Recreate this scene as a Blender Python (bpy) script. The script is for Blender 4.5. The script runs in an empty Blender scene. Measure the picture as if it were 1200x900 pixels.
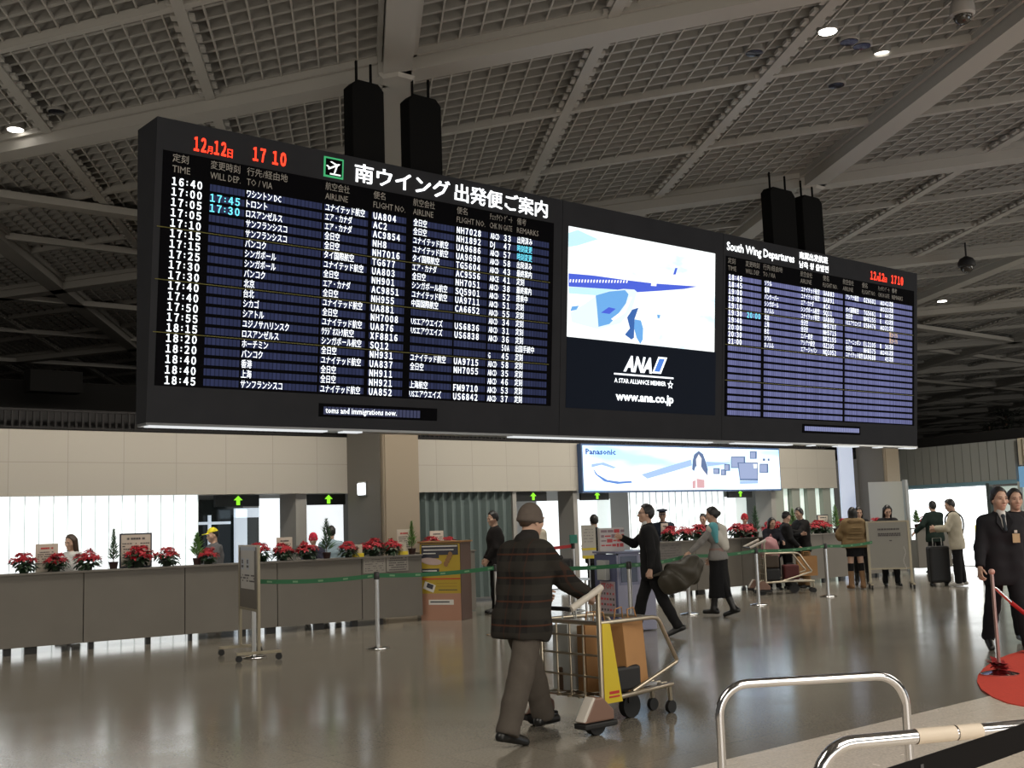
import bpy, bmesh, math, random
import numpy as np
from mathutils import Vector, Matrix
random.seed(7)
np.random.seed(7)
S = bpy.context.scene
COL = S.collection
PI = math.pi

# ------------------------------------------------------------------ camera
FPX = 1350.0
CAM_H = 1.57
RM = np.array([[0.76816861, -0.05152639, -0.63817084],
               [-0.63940967, -0.11271967, -0.76055871],
               [-0.03274557, 0.99228993, -0.11953419]])
# columns of the world-from-camera rotation
RW = np.array([RM[0], RM[1], RM[2]])
cd = bpy.data.cameras.new('camera')
cam = bpy.data.objects.new('camera', cd)
COL.objects.link(cam)
cd.sensor_fit = 'HORIZONTAL'
cd.sensor_width = 36.0
cd.lens = 36.0 * FPX / 1200.0
cd.clip_end = 500
cd.clip_start = 0.05
_m = Matrix([list(RM[0]) + [0], list(RM[1]) + [0], list(RM[2]) + [CAM_H], [0, 0, 0, 1]])
# sign of the first column set so that world X recedes to the right of the view
cam.matrix_world = _m
S.camera = cam

def ray(x, y):
    return RM @ np.array([(x - 600) / FPX, -(y - 450) / FPX, -1.0])
def fl(x, y, z=0.0):
    "the point at height z seen at pixel x, y"
    r = ray(x, y); t = (z - CAM_H) / r[2]
    return Vector((r[0] * t, r[1] * t, z))
def at(x, y, Y):
    "the point on the plane at depth Y seen at pixel x, y"
    r = ray(x, y); t = Y / r[1]
    return Vector((r[0] * t, Y, CAM_H + r[2] * t))

# ------------------------------------------------------------------ exposure, world, hall lighting
S.view_settings.view_transform = 'Standard'
S.view_settings.look = 'None'
S.view_settings.exposure = 0.0
S.view_settings.gamma = 1.0
S.view_settings.use_curve_mapping = False
W = bpy.data.worlds.new('world'); S.world = W
W.use_nodes = True
_bg = W.node_tree.nodes['Background']
_bg.inputs[0].default_value = (1.0, 0.94, 0.85, 1)
_bg.inputs[1].default_value = 0.07

def area_light(name, loc, target, size, watts, col=(1, 0.86, 0.68), size_y=None):
    l = bpy.data.lights.new(name, 'AREA'); l.energy = watts; l.color = col
    l.spread = math.radians(100 if 'wash' in name else 150)
    l.shape = 'RECTANGLE'; l.size = size; l.size_y = size_y or size
    o = bpy.data.objects.new(name, l); COL.objects.link(o)
    o.location = loc
    d = Vector(target) - Vector(loc)
    o.rotation_euler = d.to_track_quat('-Z', 'Y').to_euler()
    return o
# downlights of the hall: overhead rows, in front of, above and behind the photographer
WARM = (1.0, 0.925, 0.81)
area_light('hall_downlight', (5, -3, 6.8), (6, 1, 0), 6.0, 520, WARM)
area_light('hall_downlight', (14, 1, 6.8), (13, 4, 0), 6.0, 420, WARM)
area_light('hall_downlight', (-1, 6, 6.8), (2, 10, 0), 5.0, 380, WARM)
area_light('hall_downlight', (28, 5, 6.8), (26, 11, 0), 6.0, 800, WARM)
area_light('hall_downlight', (10, 14.3, 6.8), (10, 14.5, 0), 8.0, 170, WARM, size_y=1.2)
area_light('hall_downlight', (21, 14.3, 6.8), (21, 14.5, 0), 9.0, 300, WARM, size_y=1.2)
# wash along the check-in wall, from unseen fill lights added over the queue
area_light('wall_wash_fill', (7, 14.6, 6.4), (7.5, 18.5, 2.8), 9.0, 105, WARM, size_y=0.6)
area_light('wall_wash_fill', (19, 14.6, 6.4), (19, 18.5, 2.8), 13.0, 165, WARM, size_y=0.6)
# unseen fill lights added out of frame to brighten the ceiling
area_light('ceiling_fill_light', (3, -3, 1.2), (6, 3, 7.4), 7.0, 210, (1, 0.95, 0.87), size_y=4.0)
area_light('ceiling_fill_light', (18, -3, 1.2), (18, 4, 7.4), 9.0, 280, (0.86, 0.94, 1.0), size_y=4.0)

area_light('ceiling_fill_light', (42, -1, 1.2), (38, 16, 7.4), 8.0, 520, (1, 0.95, 0.87), size_y=4.0)
area_light('ceiling_fill_light', (-3, 13, 1.2), (4, 21, 7.4), 5.0, 110, (1, 0.93, 0.82), size_y=3.0)

# ------------------------------------------------------------------ materials
MATS = {}
def mat(name, col, rough=0.6, metal=0.0, spec=0.5, emit=None, es=0.0, noise=0.0, nscale=20.0, bump=0.0, bscale=60.0, coat=0.0):
    if name in MATS: return MATS[name]
    m = bpy.data.materials.new(name); m.use_nodes = True
    nt = m.node_tree; b = nt.nodes['Principled BSDF']
    b.inputs['Base Color'].default_value = (*col, 1)
    b.inputs['Roughness'].default_value = rough
    b.inputs['Metallic'].default_value = metal
    b.inputs['Specular IOR Level'].default_value = spec
    b.inputs['Coat Weight'].default_value = coat
    if emit is not None:
        b.inputs['Emission Color'].default_value = (*emit, 1)
        b.inputs['Emission Strength'].default_value = es
    if noise or bump:
        tc = nt.nodes.new('ShaderNodeTexCoord')
        nz = nt.nodes.new('ShaderNodeTexNoise'); nz.inputs['Scale'].default_value = nscale
        nz.inputs['Detail'].default_value = 4
        nt.links.new(tc.outputs['Object'], nz.inputs['Vector'])
        if noise:
            mx = nt.nodes.new('ShaderNodeMix'); mx.data_type = 'RGBA'
            mx.inputs[6].default_value = (*[c * (1 - noise) for c in col], 1)
            mx.inputs[7].default_value = (*[min(1, c * (1 + noise)) for c in col], 1)
            nt.links.new(nz.outputs['Fac'], mx.inputs[0])
            nt.links.new(mx.outputs[2], b.inputs['Base Color'])
        if bump:
            n2 = nt.nodes.new('ShaderNodeTexNoise'); n2.inputs['Scale'].default_value = bscale
            nt.links.new(tc.outputs['Object'], n2.inputs['Vector'])
            bp = nt.nodes.new('ShaderNodeBump'); bp.inputs['Strength'].default_value = bump
            bp.inputs['Distance'].default_value = 0.01
            nt.links.new(n2.outputs['Fac'], bp.inputs['Height'])
            nt.links.new(bp.outputs['Normal'], b.inputs['Normal'])
    MATS[name] = m
    return m
def glow(name, col, strength, base=(0.02, 0.02, 0.02)):
    return mat(name, base, 0.6, emit=col, es=strength)

# ------------------------------------------------------------------ mesh building
class MB:
    def __init__(s): s.v = []; s.f = []; s.mi = []
    def add(s, vs, fs, m=0):
        o = len(s.v); s.v.extend([tuple(p) for p in vs])
        s.f.extend([tuple(i + o for i in f) for f in fs]); s.mi.extend([m] * len(fs))
        return s
    def box(s, c, d, rz=0.0, m=0, M=None):
        hx, hy, hz = d[0] / 2, d[1] / 2, d[2] / 2
        vs = [Vector((x, y, z)) for x in (-hx, hx) for y in (-hy, hy) for z in (-hz, hz)]
        R = M if M is not None else Matrix.Rotation(rz, 3, 'Z')
        vs = [R @ v + Vector(c) for v in vs]
        return s.add(vs, [(0, 1, 3, 2), (4, 6, 7, 5), (0, 4, 5, 1), (2, 3, 7, 6), (0, 2, 6, 4), (1, 5, 7, 3)], m)
    def quad(s, a, b, c, d, m=0): return s.add([a, b, c, d], [(0, 1, 2, 3)], m)
    def hexa(s, lo, hi, m=0):
        "solid between two quads, lo[0..3] and hi[0..3] matching"
        return s.add(list(lo) + list(hi), [(3, 2, 1, 0), (4, 5, 6, 7), (0, 1, 5, 4), (1, 2, 6, 5), (2, 3, 7, 6), (3, 0, 4, 7)], m)
    def tube(s, pts, r, n=10, m=0, cap=True, close=False):
        pts = [Vector(p) for p in pts]; N = len(pts)
        rs = r if isinstance(r, (list, tuple)) else [r] * N
        ring0 = len(s.v); prev = None; fr = []
        for i, p in enumerate(pts):
            a = pts[i - 1] if (i > 0 or close) else p
            b = pts[(i + 1) % N] if (i < N - 1 or close) else p
            t = (b - a).normalized()
            if prev is None:
                u = t.cross(Vector((0, 0, 1)))
                if u.length < 1e-3: u = t.cross(Vector((0, 1, 0)))
                u.normalize()
            else:
                u = (prev - t * prev.dot(t)); u.normalize()
            prev = u; w = t.cross(u)
            fr.append([p + (u * math.cos(2 * PI * k / n) + w * math.sin(2 * PI * k / n)) * rs[i] for k in range(n)])
        vs = [q for ring in fr for q in ring]; fs = []
        for i in range(N if close else N - 1):
            j = (i + 1) % N
            for k in range(n):
                fs.append((i * n + k, i * n + (k + 1) % n, j * n + (k + 1) % n, j * n + k))
        if cap and not close:
            fs.append(tuple(reversed(range(n)))); fs.append(tuple((N - 1) * n + k for k in range(n)))
        return s.add(vs, fs, m)
    def lathe(s, prof, c=(0, 0, 0), n=20, m=0):
        vs = []; fs = []
        for r, z in prof:
            for k in range(n):
                a = 2 * PI * k / n
                vs.append((c[0] + r * math.cos(a), c[1] + r * math.sin(a), c[2] + z))
        for i in range(len(prof) - 1):
            for k in range(n):
                fs.append((i * n + k, i * n + (k + 1) % n, (i + 1) * n + (k + 1) % n, (i + 1) * n + k))
        fs.append(tuple(reversed(range(n)))); fs.append(tuple((len(prof) - 1) * n + k for k in range(n)))
        return s.add(vs, fs, m)
    def prism(s, poly, o, ux, uy, depth, m=0):
        "polygon in the plane o + x*ux + y*uy, thickened by depth along ux x uy"
        o, ux, uy = Vector(o), Vector(ux), Vector(uy); nrm = ux.cross(uy).normalized() * depth
        n = len(poly)
        a = [o + ux * x + uy * y for x, y in poly]; b = [p + nrm for p in a]
        fs = [tuple(reversed(range(n))), tuple(range(n, 2 * n))]
        fs += [(i, (i + 1) % n, n + (i + 1) % n, n + i) for i in range(n)]
        return s.add(a + b, fs, m)
    def ball(s, c, r, n=12, m=0, M=None):
        rr = r if isinstance(r, (tuple, list)) else (r, r, r)
        vs = []; fs = []; k = n // 2
        for i in range(1, k):
            th = PI * i / k
            for j in range(n):
                ph = 2 * PI * j / n
                v = Vector((rr[0] * math.sin(th) * math.cos(ph), rr[1] * math.sin(th) * math.sin(ph), rr[2] * math.cos(th)))
                if M is not None: v = M @ v
                vs.append(v + Vector(c))
        for i in range(k - 2):
            for j in range(n):
                fs.append((i * n + j, (i + 1) * n + j, (i + 1) * n + (j + 1) % n, i * n + (j + 1) % n))
        fs.append(tuple(range(n))); fs.append(tuple(reversed([(k - 2) * n + j for j in range(n)])))
        return s.add(vs, fs, m)
    def build(s, name, m, parent=None, smooth=False, bevel=0.0):
        me = bpy.data.meshes.new(name)
        me.from_pydata([tuple(v) for v in s.v], [], s.f)
        for k in (m if isinstance(m, (list, tuple)) else [m]): me.materials.append(k)
        me.polygons.foreach_set('material_index', s.mi)
        if smooth:
            me.polygons.foreach_set('use_smooth', [True] * len(me.polygons))
            try: me.set_sharp_from_angle(angle=math.radians(40))
            except Exception: pass
        me.update()
        o = bpy.data.objects.new(name, me); COL.objects.link(o)
        if parent is not None: o.parent = parent
        if bevel:
            b = o.modifiers.new('bevel', 'BEVEL'); b.width = bevel; b.segments = 2; b.limit_method = 'ANGLE'
        return o
def tag(o, label=None, cat=None, group=None, kind=None):
    if label: o['label'] = label
    if cat: o['category'] = cat
    if group: o['group'] = group
    if kind: o['kind'] = kind
    return o
def thing(name, label, cat, loc=(0, 0, 0), rz=0.0, group=None):
    o = bpy.data.objects.new(name, None); COL.objects.link(o)
    o.empty_display_size = 0.1
    o.location = loc; o.rotation_euler = (0, 0, rz)
    return tag(o, label, cat, group)
def struct(o): o['kind'] = 'structure'; return o
def dup(root, loc=None, rz=None, label=None, group=None, scale=None):
    r = root.copy(); COL.objects.link(r)
    if loc is not None: r.location = loc
    if rz is not None: r.rotation_euler = (0, 0, rz)
    if scale is not None: r.scale = (scale, scale, scale)
    if label: r['label'] = label
    if group: r['group'] = group
    for ch in list(root.children):
        c = ch.copy(); COL.objects.link(c); c.parent = r
        for g in list(ch.children):
            d = g.copy(); COL.objects.link(d); d.parent = c
    return r

# ------------------------------------------------------------------ lettering
_fc = bpy.data.curves.new('letters', 'FONT'); _fo = bpy.data.objects.new('letters', _fc); COL.objects.link(_fo)
_tcache = {}
def glyphs(body, bold=0.0, res=1):
    k = (body, bold, res)
    if k in _tcache: return _tcache[k]
    cjk = any(ord(c) > 0x2e80 for c in body)
    if any(0xff10 <= ord(c) <= 0xff3a for c in body): res = max(res, 2)
    _fc.body = body; _fc.size = 1.0; _fc.offset = 0.0 if cjk else bold; _fc.resolution_u = res; _fc.fill_mode = 'FRONT'
    _fc.space_character = 0.74 if any(0xff10 <= ord(c) <= 0xff3a for c in body) else 1.0
    dg = bpy.context.evaluated_depsgraph_get(); dg.update()
    me = bpy.data.meshes.new_from_object(_fo.evaluated_get(dg))
    vs = np.array([v.co[:2] for v in me.vertices]) if len(me.vertices) else np.zeros((0, 2))
    fs = [tuple(p.vertices) for p in me.polygons]
    bpy.data.meshes.remove(me)
    if cjk and bold and len(vs):
        n = len(vs); e = bold * 1.1
        sh = [(-e, -e * .5), (e, -e * .5), (-e, e * .5), (e, e * .5)]
        vs = np.concatenate([vs + np.array(q) for q in sh])
        fs = [tuple(i + n * j for i in f) for j in range(4) for f in fs]
    _tcache[k] = (vs, fs)
    return vs, fs
def wide(t):
    'wide-set digits and capitals, as on a dot matrix'
    return ''.join(chr(ord(c) + 0xfee0) if ('0' <= c <= '9' or 'A' <= c <= 'Z' or c == ':') else c for c in t)
def letters(mb, body, o, ux, uy, h=None, w=None, align='L', bold=0.0, m=0, shear=0.0, res=1):
    "writes body with cap height h (or fitted to width w) from o along ux, upright along uy"
    vs, fs = glyphs(body, bold, res)
    if len(vs) == 0: return
    o, ux, uy = Vector(o), Vector(ux), Vector(uy)
    x0, x1 = vs[:, 0].min(), vs[:, 0].max()
    sy = h / 0.72 if h else None
    sx = w / (x1 - x0) if w else sy
    if sy is None: sy = sx
    off = {'L': 0.0, 'C': -(x1 - x0) / 2 * sx, 'R': -(x1 - x0) * sx}[align]
    mb.add([o + ux * ((x - x0) * sx + off + shear * y * sy) + uy * (y * sy) for x, y in vs], fs, m)
# ================================================================== THE SETTING
def tile_floor(name, c1, c2, grout, rough, tile, spec=0.5, bump=0.02):
    m = bpy.data.materials.new(name); m.use_nodes = True
    nt = m.node_tree; b = nt.nodes['Principled BSDF']
    tc = nt.nodes.new('ShaderNodeTexCoord')
    br = nt.nodes.new('ShaderNodeTexBrick')
    br.offset = 0.0
    br.inputs['Scale'].default_value = 1.0
    br.inputs['Brick Width'].default_value = tile; br.inputs['Row Height'].default_value = tile
    br.inputs['Mortar Size'].default_value = 0.004
    br.inputs['Color1'].default_value = (*c1, 1); br.inputs['Color2'].default_value = (*c2, 1)
    br.inputs['Mortar'].default_value = (*grout, 1)
    nt.links.new(tc.outputs['Object'], br.inputs['Vector'])
    nz = nt.nodes.new('ShaderNodeTexNoise'); nz.inputs['Scale'].default_value = 55; nz.inputs['Detail'].default_value = 6
    nt.links.new(tc.outputs['Object'], nz.inputs['Vector'])
    mx = nt.nodes.new('ShaderNodeMix'); mx.data_type = 'RGBA'; mx.blend_type = 'MULTIPLY'; mx.inputs[0].default_value = 0.5
    cr = nt.nodes.new('ShaderNodeValToRGB')
    cr.color_ramp.elements[0].position = 0.3; cr.color_ramp.elements[0].color = (0.6, 0.6, 0.6, 1)
    cr.color_ramp.elements[1].position = 0.7; cr.color_ramp.elements[1].color = (1.25, 1.25, 1.25, 1)
    nt.links.new(nz.outputs['Fac'], cr.inputs[0])
    nt.links.new(br.outputs['Color'], mx.inputs[6]); nt.links.new(cr.outputs[0], mx.inputs[7])
    nt.links.new(mx.outputs[2], b.inputs['Base Color'])
    n3 = nt.nodes.new('ShaderNodeTexNoise'); n3.inputs['Scale'].default_value = 1.7
    nt.links.new(tc.outputs['Object'], n3.inputs['Vector'])
    mr = nt.nodes.new('ShaderNodeMapRange')
    mr.inputs['To Min'].default_value = rough * 0.75; mr.inputs['To Max'].default_value = rough * 1.3
    nt.links.new(n3.outputs['Fac'], mr.inputs['Value']); nt.links.new(mr.outputs[0], b.inputs['Roughness'])
    b.inputs['Specular IOR Level'].default_value = spec
    n4 = nt.nodes.new('ShaderNodeTexNoise'); n4.inputs['Scale'].default_value = 9
    nt.links.new(tc.outputs['Object'], n4.inputs['Vector'])
    bp = nt.nodes.new('ShaderNodeBump'); bp.inputs['Strength'].default_value = bump; bp.inputs['Distance'].default_value = 0.01
    nt.links.new(n4.outputs['Fac'], bp.inputs['Height']); nt.links.new(bp.outputs['Normal'], b.inputs['Normal'])
    return m
FLOOR_M = tile_floor('polished_stone', (0.232, 0.210, 0.172), (0.250, 0.226, 0.186), (0.19, 0.172, 0.14), 0.15, 0.6, 0.5)
PALE_M = tile_floor('pale_stone', (0.72, 0.64, 0.54), (0.75, 0.67, 0.57), (0.6, 0.53, 0.45), 0.26, 1.2, 0.5)
struct(MB().box((36, 30, -0.1), (150, 120, 0.2)).build('floor', FLOOR_M))
struct(MB().box((26, -6.94, 0.002), (100, 24.0, 0.004)).build('trim_1', PALE_M))

# ---- ceiling: a panel, an egg-crate lattice below it, a triangular net of beams below that
ROT = math.radians(-2.3)
DA = Vector((math.cos(math.radians(120) + ROT), math.sin(math.radians(120) + ROT), 0))
DB = Vector((math.cos(math.radians(60) + ROT), math.sin(math.radians(60) + ROT), 0))
DX = Vector((math.cos(math.radians(-1.0)), math.sin(math.radians(-1.0)), 0))
NODE = Vector((7.72, 11.2, 0)); PITCH = 8.4
CX0, CX1, CY0, CY1 = -6.0, 100.0, -8.0, 76.0
def clip(p, d, x0=CX0, x1=CX1, y0=CY0, y1=CY1):
    t0, t1 = -1e9, 1e9
    for o, v, lo, hi in ((p.x, d.x, x0, x1), (p.y, d.y, y0, y1)):
        if abs(v) < 1e-9:
            if o < lo or o > hi: return None
            continue
        a, b = (lo - o) / v, (hi - o) / v
        if a > b: a, b = b, a
        t0, t1 = max(t0, a), min(t1, b)
    return (t0, t1) if t1 > t0 + 0.05 else None
def strip(mb, p, d, w, z0, z1, lim=None):
    c = clip(p, d, *(lim or (CX0, CX1, CY0, CY1)))
    if not c: return False
    a, b = p + d * c[0], p + d * c[1]
    n = Vector((-d.y, d.x, 0)) * (w / 2)
    mb.hexa([(q.x, q.y, z0) for q in (a - n, b - n, b + n, a + n)], [(q.x, q.y, z1) for q in (a - n, b - n, b + n, a + n)])
    return True
ceil_m = mat('ceiling_panel_grey', (0.15, 0.14, 0.125), 0.85)
slat_m = mat('ceiling_slat_grey', (0.295, 0.282, 0.258), 0.7)
fin_m = mat('ceiling_fin_grey', (0.38, 0.36, 0.325), 0.65)
beam_m = mat('ceiling_beam_grey', (0.37, 0.352, 0.32), 0.6)
struct(MB().box(((CX0 + CX1) / 2, (CY0 + CY1) / 2, 7.66), (CX1 - CX0, CY1 - CY0, 0.1)).build('ceiling', ceil_m))
LIM = (-3.0, 99.0, 1.5, 75.0)
la, lb = MB(), MB()
k0 = PITCH / 30
for i in range(-200, 520):
    strip(la, NODE + Vector((i * k0, 0, 0)), DA, 0.05, 7.235, 7.46, LIM)
for i in range(-200, 520):
    strip(lb, NODE + Vector((i * k0, 0, 0)), DB, 0.020, 7.225, 7.27, LIM)
struct(la.build('ceiling_louvre', slat_m)); struct(lb.build('ceiling_louvre_fin', fin_m))
for i in range(-6, 17):
    for fam, d in (('a', DA), ('b', DB)):
        for j in range(3):
            b = MB(); p = NODE + Vector(((i + j / 3) * PITCH, 0, 0))
            if j == 0:
                ok = strip(b, p, d, 0.34, 7.0, 7.3)
                if ok:
                    n = Vector((-d.y, d.x, 0))
                    for s in (-1, 1): strip(b, p + n * 0.21 * s, d, 0.05, 7.15, 7.24)
            else:
                w = 0.13 if fam == 'b' else 0.10
                ok = strip(b, p, d, w, 7.14 + (0.008 if fam == 'a' else 0), 7.25)
                if ok and fam == 'b':
                    n = Vector((-d.y, d.x, 0)); c = clip(p, d, *LIM)
                    if c:
                        t = c[0]
                        while t < min(c[1], c[0] + 46):
                            for s in (-1, 1):
                                q = p + d * t + n * s * 0.10
                                b.box((q.x, q.y, 7.18), (0.14, 0.06, 0.04), math.atan2(d.y, d.x))
                            t += 0.28
            if ok: struct(b.build('ceiling_beam', beam_m))
for y, w, z in ((19.0, 0.30, 7.0), (21.9, 0.12, 7.08), (27.2, 0.3, 7.0), (37.0, 0.3, 7.0), (32.0, 0.12, 7.08)):
    b = MB()
    if strip(b, Vector((6, y, 0)), DX, w, z, z + 0.12): struct(b.build('ceiling_beam', beam_m))
# cast nodes over the two hanger pairs
for i in range(-1, 5):
    p = NODE + Vector((i * PITCH, 0, 0))
    struct(MB().lathe([(0.20, 0), (0.27, 0.06), (0.27, 0.3)], (p.x, p.y, 6.96), 6).build('ceiling_node', beam_m))

# ---- check-in wall
WY = 18.5
def panel_mat(name, col, pw, ph, rough=0.55, line=0.75, ox=0.0):
    m = bpy.data.materials.new(name); m.use_nodes = True
    nt = m.node_tree; b = nt.nodes['Principled BSDF']; b.inputs['Roughness'].default_value = rough
    tc = nt.nodes.new('ShaderNodeTexCoord'); mp = nt.nodes.new('ShaderNodeMapping')
    mp.inputs['Rotation'].default_value = (PI / 2, 0, 0)
    mp.inputs['Location'].default_value = (ox, 0, 0)
    br = nt.nodes.new('ShaderNodeTexBrick'); br.offset = 0
    br.inputs['Scale'].default_value = 1
    br.inputs['Brick Width'].default_value = pw; br.inputs['Row Height'].default_value = ph
    br.inputs['Mortar Size'].default_value = 0.006
    br.inputs['Color1'].default_value = (*col, 1); br.inputs['Color2'].default_value = (*[c * 0.97 for c in col], 1)
    br.inputs['Mortar'].default_value = (*[c * line for c in col], 1)
    nt.links.new(tc.outputs['Object'], mp.inputs[0]); nt.links.new(mp.outputs[0], br.inputs['Vector'])
    nt.links.new(br.outputs['Color'], b.inputs['Base Color'])
    return m
soffit_m = panel_mat('soffit_panel', (0.40, 0.375, 0.325), 0.9, 0.55)
struct(MB().box((14.9, WY + 0.25, 2.7375), (24.1, 0.5, 1.035)).build('wall_back', soffit_m))
dark_m = mat('dark_void', (0.02, 0.019, 0.018), 0.9)
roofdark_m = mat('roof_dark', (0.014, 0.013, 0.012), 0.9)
steel_dark = mat('grille_dark', (0.016, 0.015, 0.015), 0.6, spec=0.2)
g = MB()
g.box((14.9, WY + 0.32, 3.32), (24.1, 0.05, 0.03)); g.box((14.9, WY + 0.32, 3.6), (24.1, 0.05, 0.04))
g.box((14.9, WY + 0.6, 3.45), (24.1, 0.03, 0.32))
x = 2.9
while x < 26.9:
    g.box((x, WY + 0.32, 3.46), (0.035, 0.03, 0.26)); x += 0.11
struct(g.build('trim_2', steel_dark))
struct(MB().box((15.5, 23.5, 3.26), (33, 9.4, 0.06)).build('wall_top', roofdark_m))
# far dark end of the hall above the check-in block
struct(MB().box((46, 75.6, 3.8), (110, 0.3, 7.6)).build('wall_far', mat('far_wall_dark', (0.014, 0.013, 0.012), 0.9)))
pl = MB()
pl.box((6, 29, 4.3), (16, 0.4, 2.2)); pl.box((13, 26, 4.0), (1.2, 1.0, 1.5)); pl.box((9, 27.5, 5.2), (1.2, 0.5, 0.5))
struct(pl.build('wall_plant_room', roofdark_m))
# end of the hall on the left of the check-in wall and the rear of the recesses
rear_m = mat('recess_grey', (0.34, 0.33, 0.31), 0.6)
struct(MB().box((15, 21.3, 1.6), (26, 0.2, 3.3)).build('wall_rear', rear_m))
struct(MB().box((15, 19.9, 2.45), (24.0, 2.6, 0.06)).build('ceiling_recess', mat('recess_ceiling', (0.45, 0.44, 0.42), 0.7)))

# luminous glass walls: a lit sheet behind vertical glass strips
def lit_mat(name, col, es, base=(0.7, 0.75, 0.75)):
    return mat(name, base, 0.3, emit=col, es=es)
LIT = lit_mat('lit_glass', (0.93, 0.975, 1.0), 0.93)
LITP = lit_mat('lit_glass_soft', (0.90, 1.0, 0.96), 0.62)
LITG = lit_mat('lit_glass_green', (0.78, 1.0, 0.86), 0.48)
LITB = lit_mat('lit_glass_blue', (0.45, 0.58, 1.0), 0.36)
seam_m = mat('glass_seam', (0.62, 0.70, 0.70), 0.4)
post_m = mat('recess_post', (0.28, 0.27, 0.25), 0.5)
dglass_m = mat('dark_doorway_glass', (0.012, 0.016, 0.014), 0.12)
nwin = [0]
def lit_wall(x0, x1, y, z0, z1, step, m=LIT):
    nwin[0] += 1
    w = MB(); n = max(1, round((x1 - x0) / step)); st = (x1 - x0) / n
    for i in range(n): w.box((x0 + (i + 0.5) * st, y + 0.03, (z0 + z1) / 2), (st - 0.003, 0.04, z1 - z0))
    o = struct(w.build('window_%d' % nwin[0], m))
    if n > 1:
        s = MB()
        for i in range(n + 1): s.box((x0 + i * st, y, (z0 + z1) / 2), (0.007, 0.024, z1 - z0))
        s.build('window_seam', seam_m, o)
    return o
lit_wall(2.4, 8.53, WY + 0.1, 0.02, 2.24, 0.216)
# left opening, two bays
lit_wall(8.55, 8.70, WY + 0.6, 0.02, 2.1, 1, LITB)
struct(MB().box((9.35, 20.9, 1.1), (2.3, 0.1, 2.2)).build('door_1', dglass_m))
f = MB()
f.box((10.27, 20.5, 1.0), (0.24, 0.08, 2.0)); f.box((10.4, 20.5, 1.93), (0.5, 0.08, 0.18))
f.box((9.3, 20.7, 1.75), (1.7, 0.06, 0.05)); f.box((9.75, 20.75, 0.95), (0.05, 0.05, 1.9))
struct(f.build('door_2', lit_mat('lit_frame', (0.75, 0.86, 1.0), 0.5)))
struct(MB().box((10.53, 20.56, 1.0), (0.28, 0.05, 1.8)).build('door_3', dglass_m))
lit_wall(10.66, 11.12, 20.45, 0.02, 2.2, 2, LIT)
lit_wall(11.13, 11.34, 20.45, 0.02, 2.2, 2, LITP)
struct(MB().box((10.52, WY + 0.4, 1.2), (0.22, 0.6, 2.4)).build('column', post_m))
lit_wall(10.85, 11.9, WY + 0.9, 0.02, 2.1, 2, LIT)
struct(MB().box((10.68, WY + 0.45, 1.75), (0.1, 0.12, 0.75)).build('trim_3', dglass_m))
# corrugated grey-green screen
c = MB(); xs = []; n = 13; x0, x1 = 12.6, 15.45
prof = []
for i in range(n):
    u = (x1 - x0) / n; a = x0 + i * u
    prof += [(a, 0.0), (a + u * 0.30, 0.10), (a + u * 0.70, 0.10), (a + u * 0.95, 0.0)]
poly = prof + [(x1, 0.14), (x0, 0.14)]
c.prism(poly, (0, WY + 0.06, 0.1), (1, 0, 0), (0, 1, 0), 2.12)
struct(c.build('wall_screen', mat('screen_grey_green', (0.115, 0.15, 0.145), 0.5)))
# openings between screen and the lit wall
struct(MB().box((15.53, WY + 0.3, 1.2), (0.1, 0.5, 2.3)).build('column', post_m))
struct(MB().box((16.0, 20.3, 1.0), (0.85, 0.06, 0.9)).build('trim_4', lit_mat('lit_notice', (0.8, 0.88, 1.0), 0.6)))
struct(MB().box((15.95, 20.35, 1.9), (1.0, 0.06, 0.5)).build('trim_5', dglass_m))
lit_wall(17.65, 18.5, 20.25, 0.02, 2.05, 2, LIT)
struct(MB().box((17.50, WY + 0.5, 1.2), (0.40, 0.06, 2.3)).build('wall_pier', mat('pier_pale', (0.5, 0.49, 0.46), 0.5)))
struct(MB().box((17.26, WY + 0.3, 1.2), (0.12, 0.5, 2.3)).build('column', post_m))
lit_wall(17.75, 18.52, WY + 0.7, 0.02, 2.05, 0.6, LIT)
lit_wall(18.55, 18.98, WY + 0.7, 0.02, 2.05, 1, LITP)
lit_wall(19.0, 22.3, WY + 0.1, 0.02, 2.24, 0.215)
struct(MB().box((22.5, WY + 0.5, 0.95), (0.12, 0.2, 1.9)).build('column', dglass_m))
lit_wall(22.6, 23.6, WY + 0.8, 0.02, 2.05, 2, LIT)
lit_wall(23.62, 24.05, WY + 0.8, 0.02, 2.05, 1, LITP)
struct(MB().box((24.2, WY + 0.3, 1.2), (0.18, 0.5, 2.3)).build('column', post_m))
pier_m = mat('pier_green_grey', (0.27, 0.29, 0.25), 0.5)
for i, xx in enumerate((24.3, 25.0, 25.68, 26.36)):
    struct(MB().box((xx + 0.17, WY + 0.12, 1.15), (0.34, 0.12, 2.2)).build('wall_pier', pier_m))
    lit_wall(xx + 0.36, xx + 0.66, WY + 0.16, 0.02, 2.24, 1, LITG)
lit_wall(27.05, 27.72, WY - 0.05, 0.02, 3.45, 1, LITB)
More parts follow.
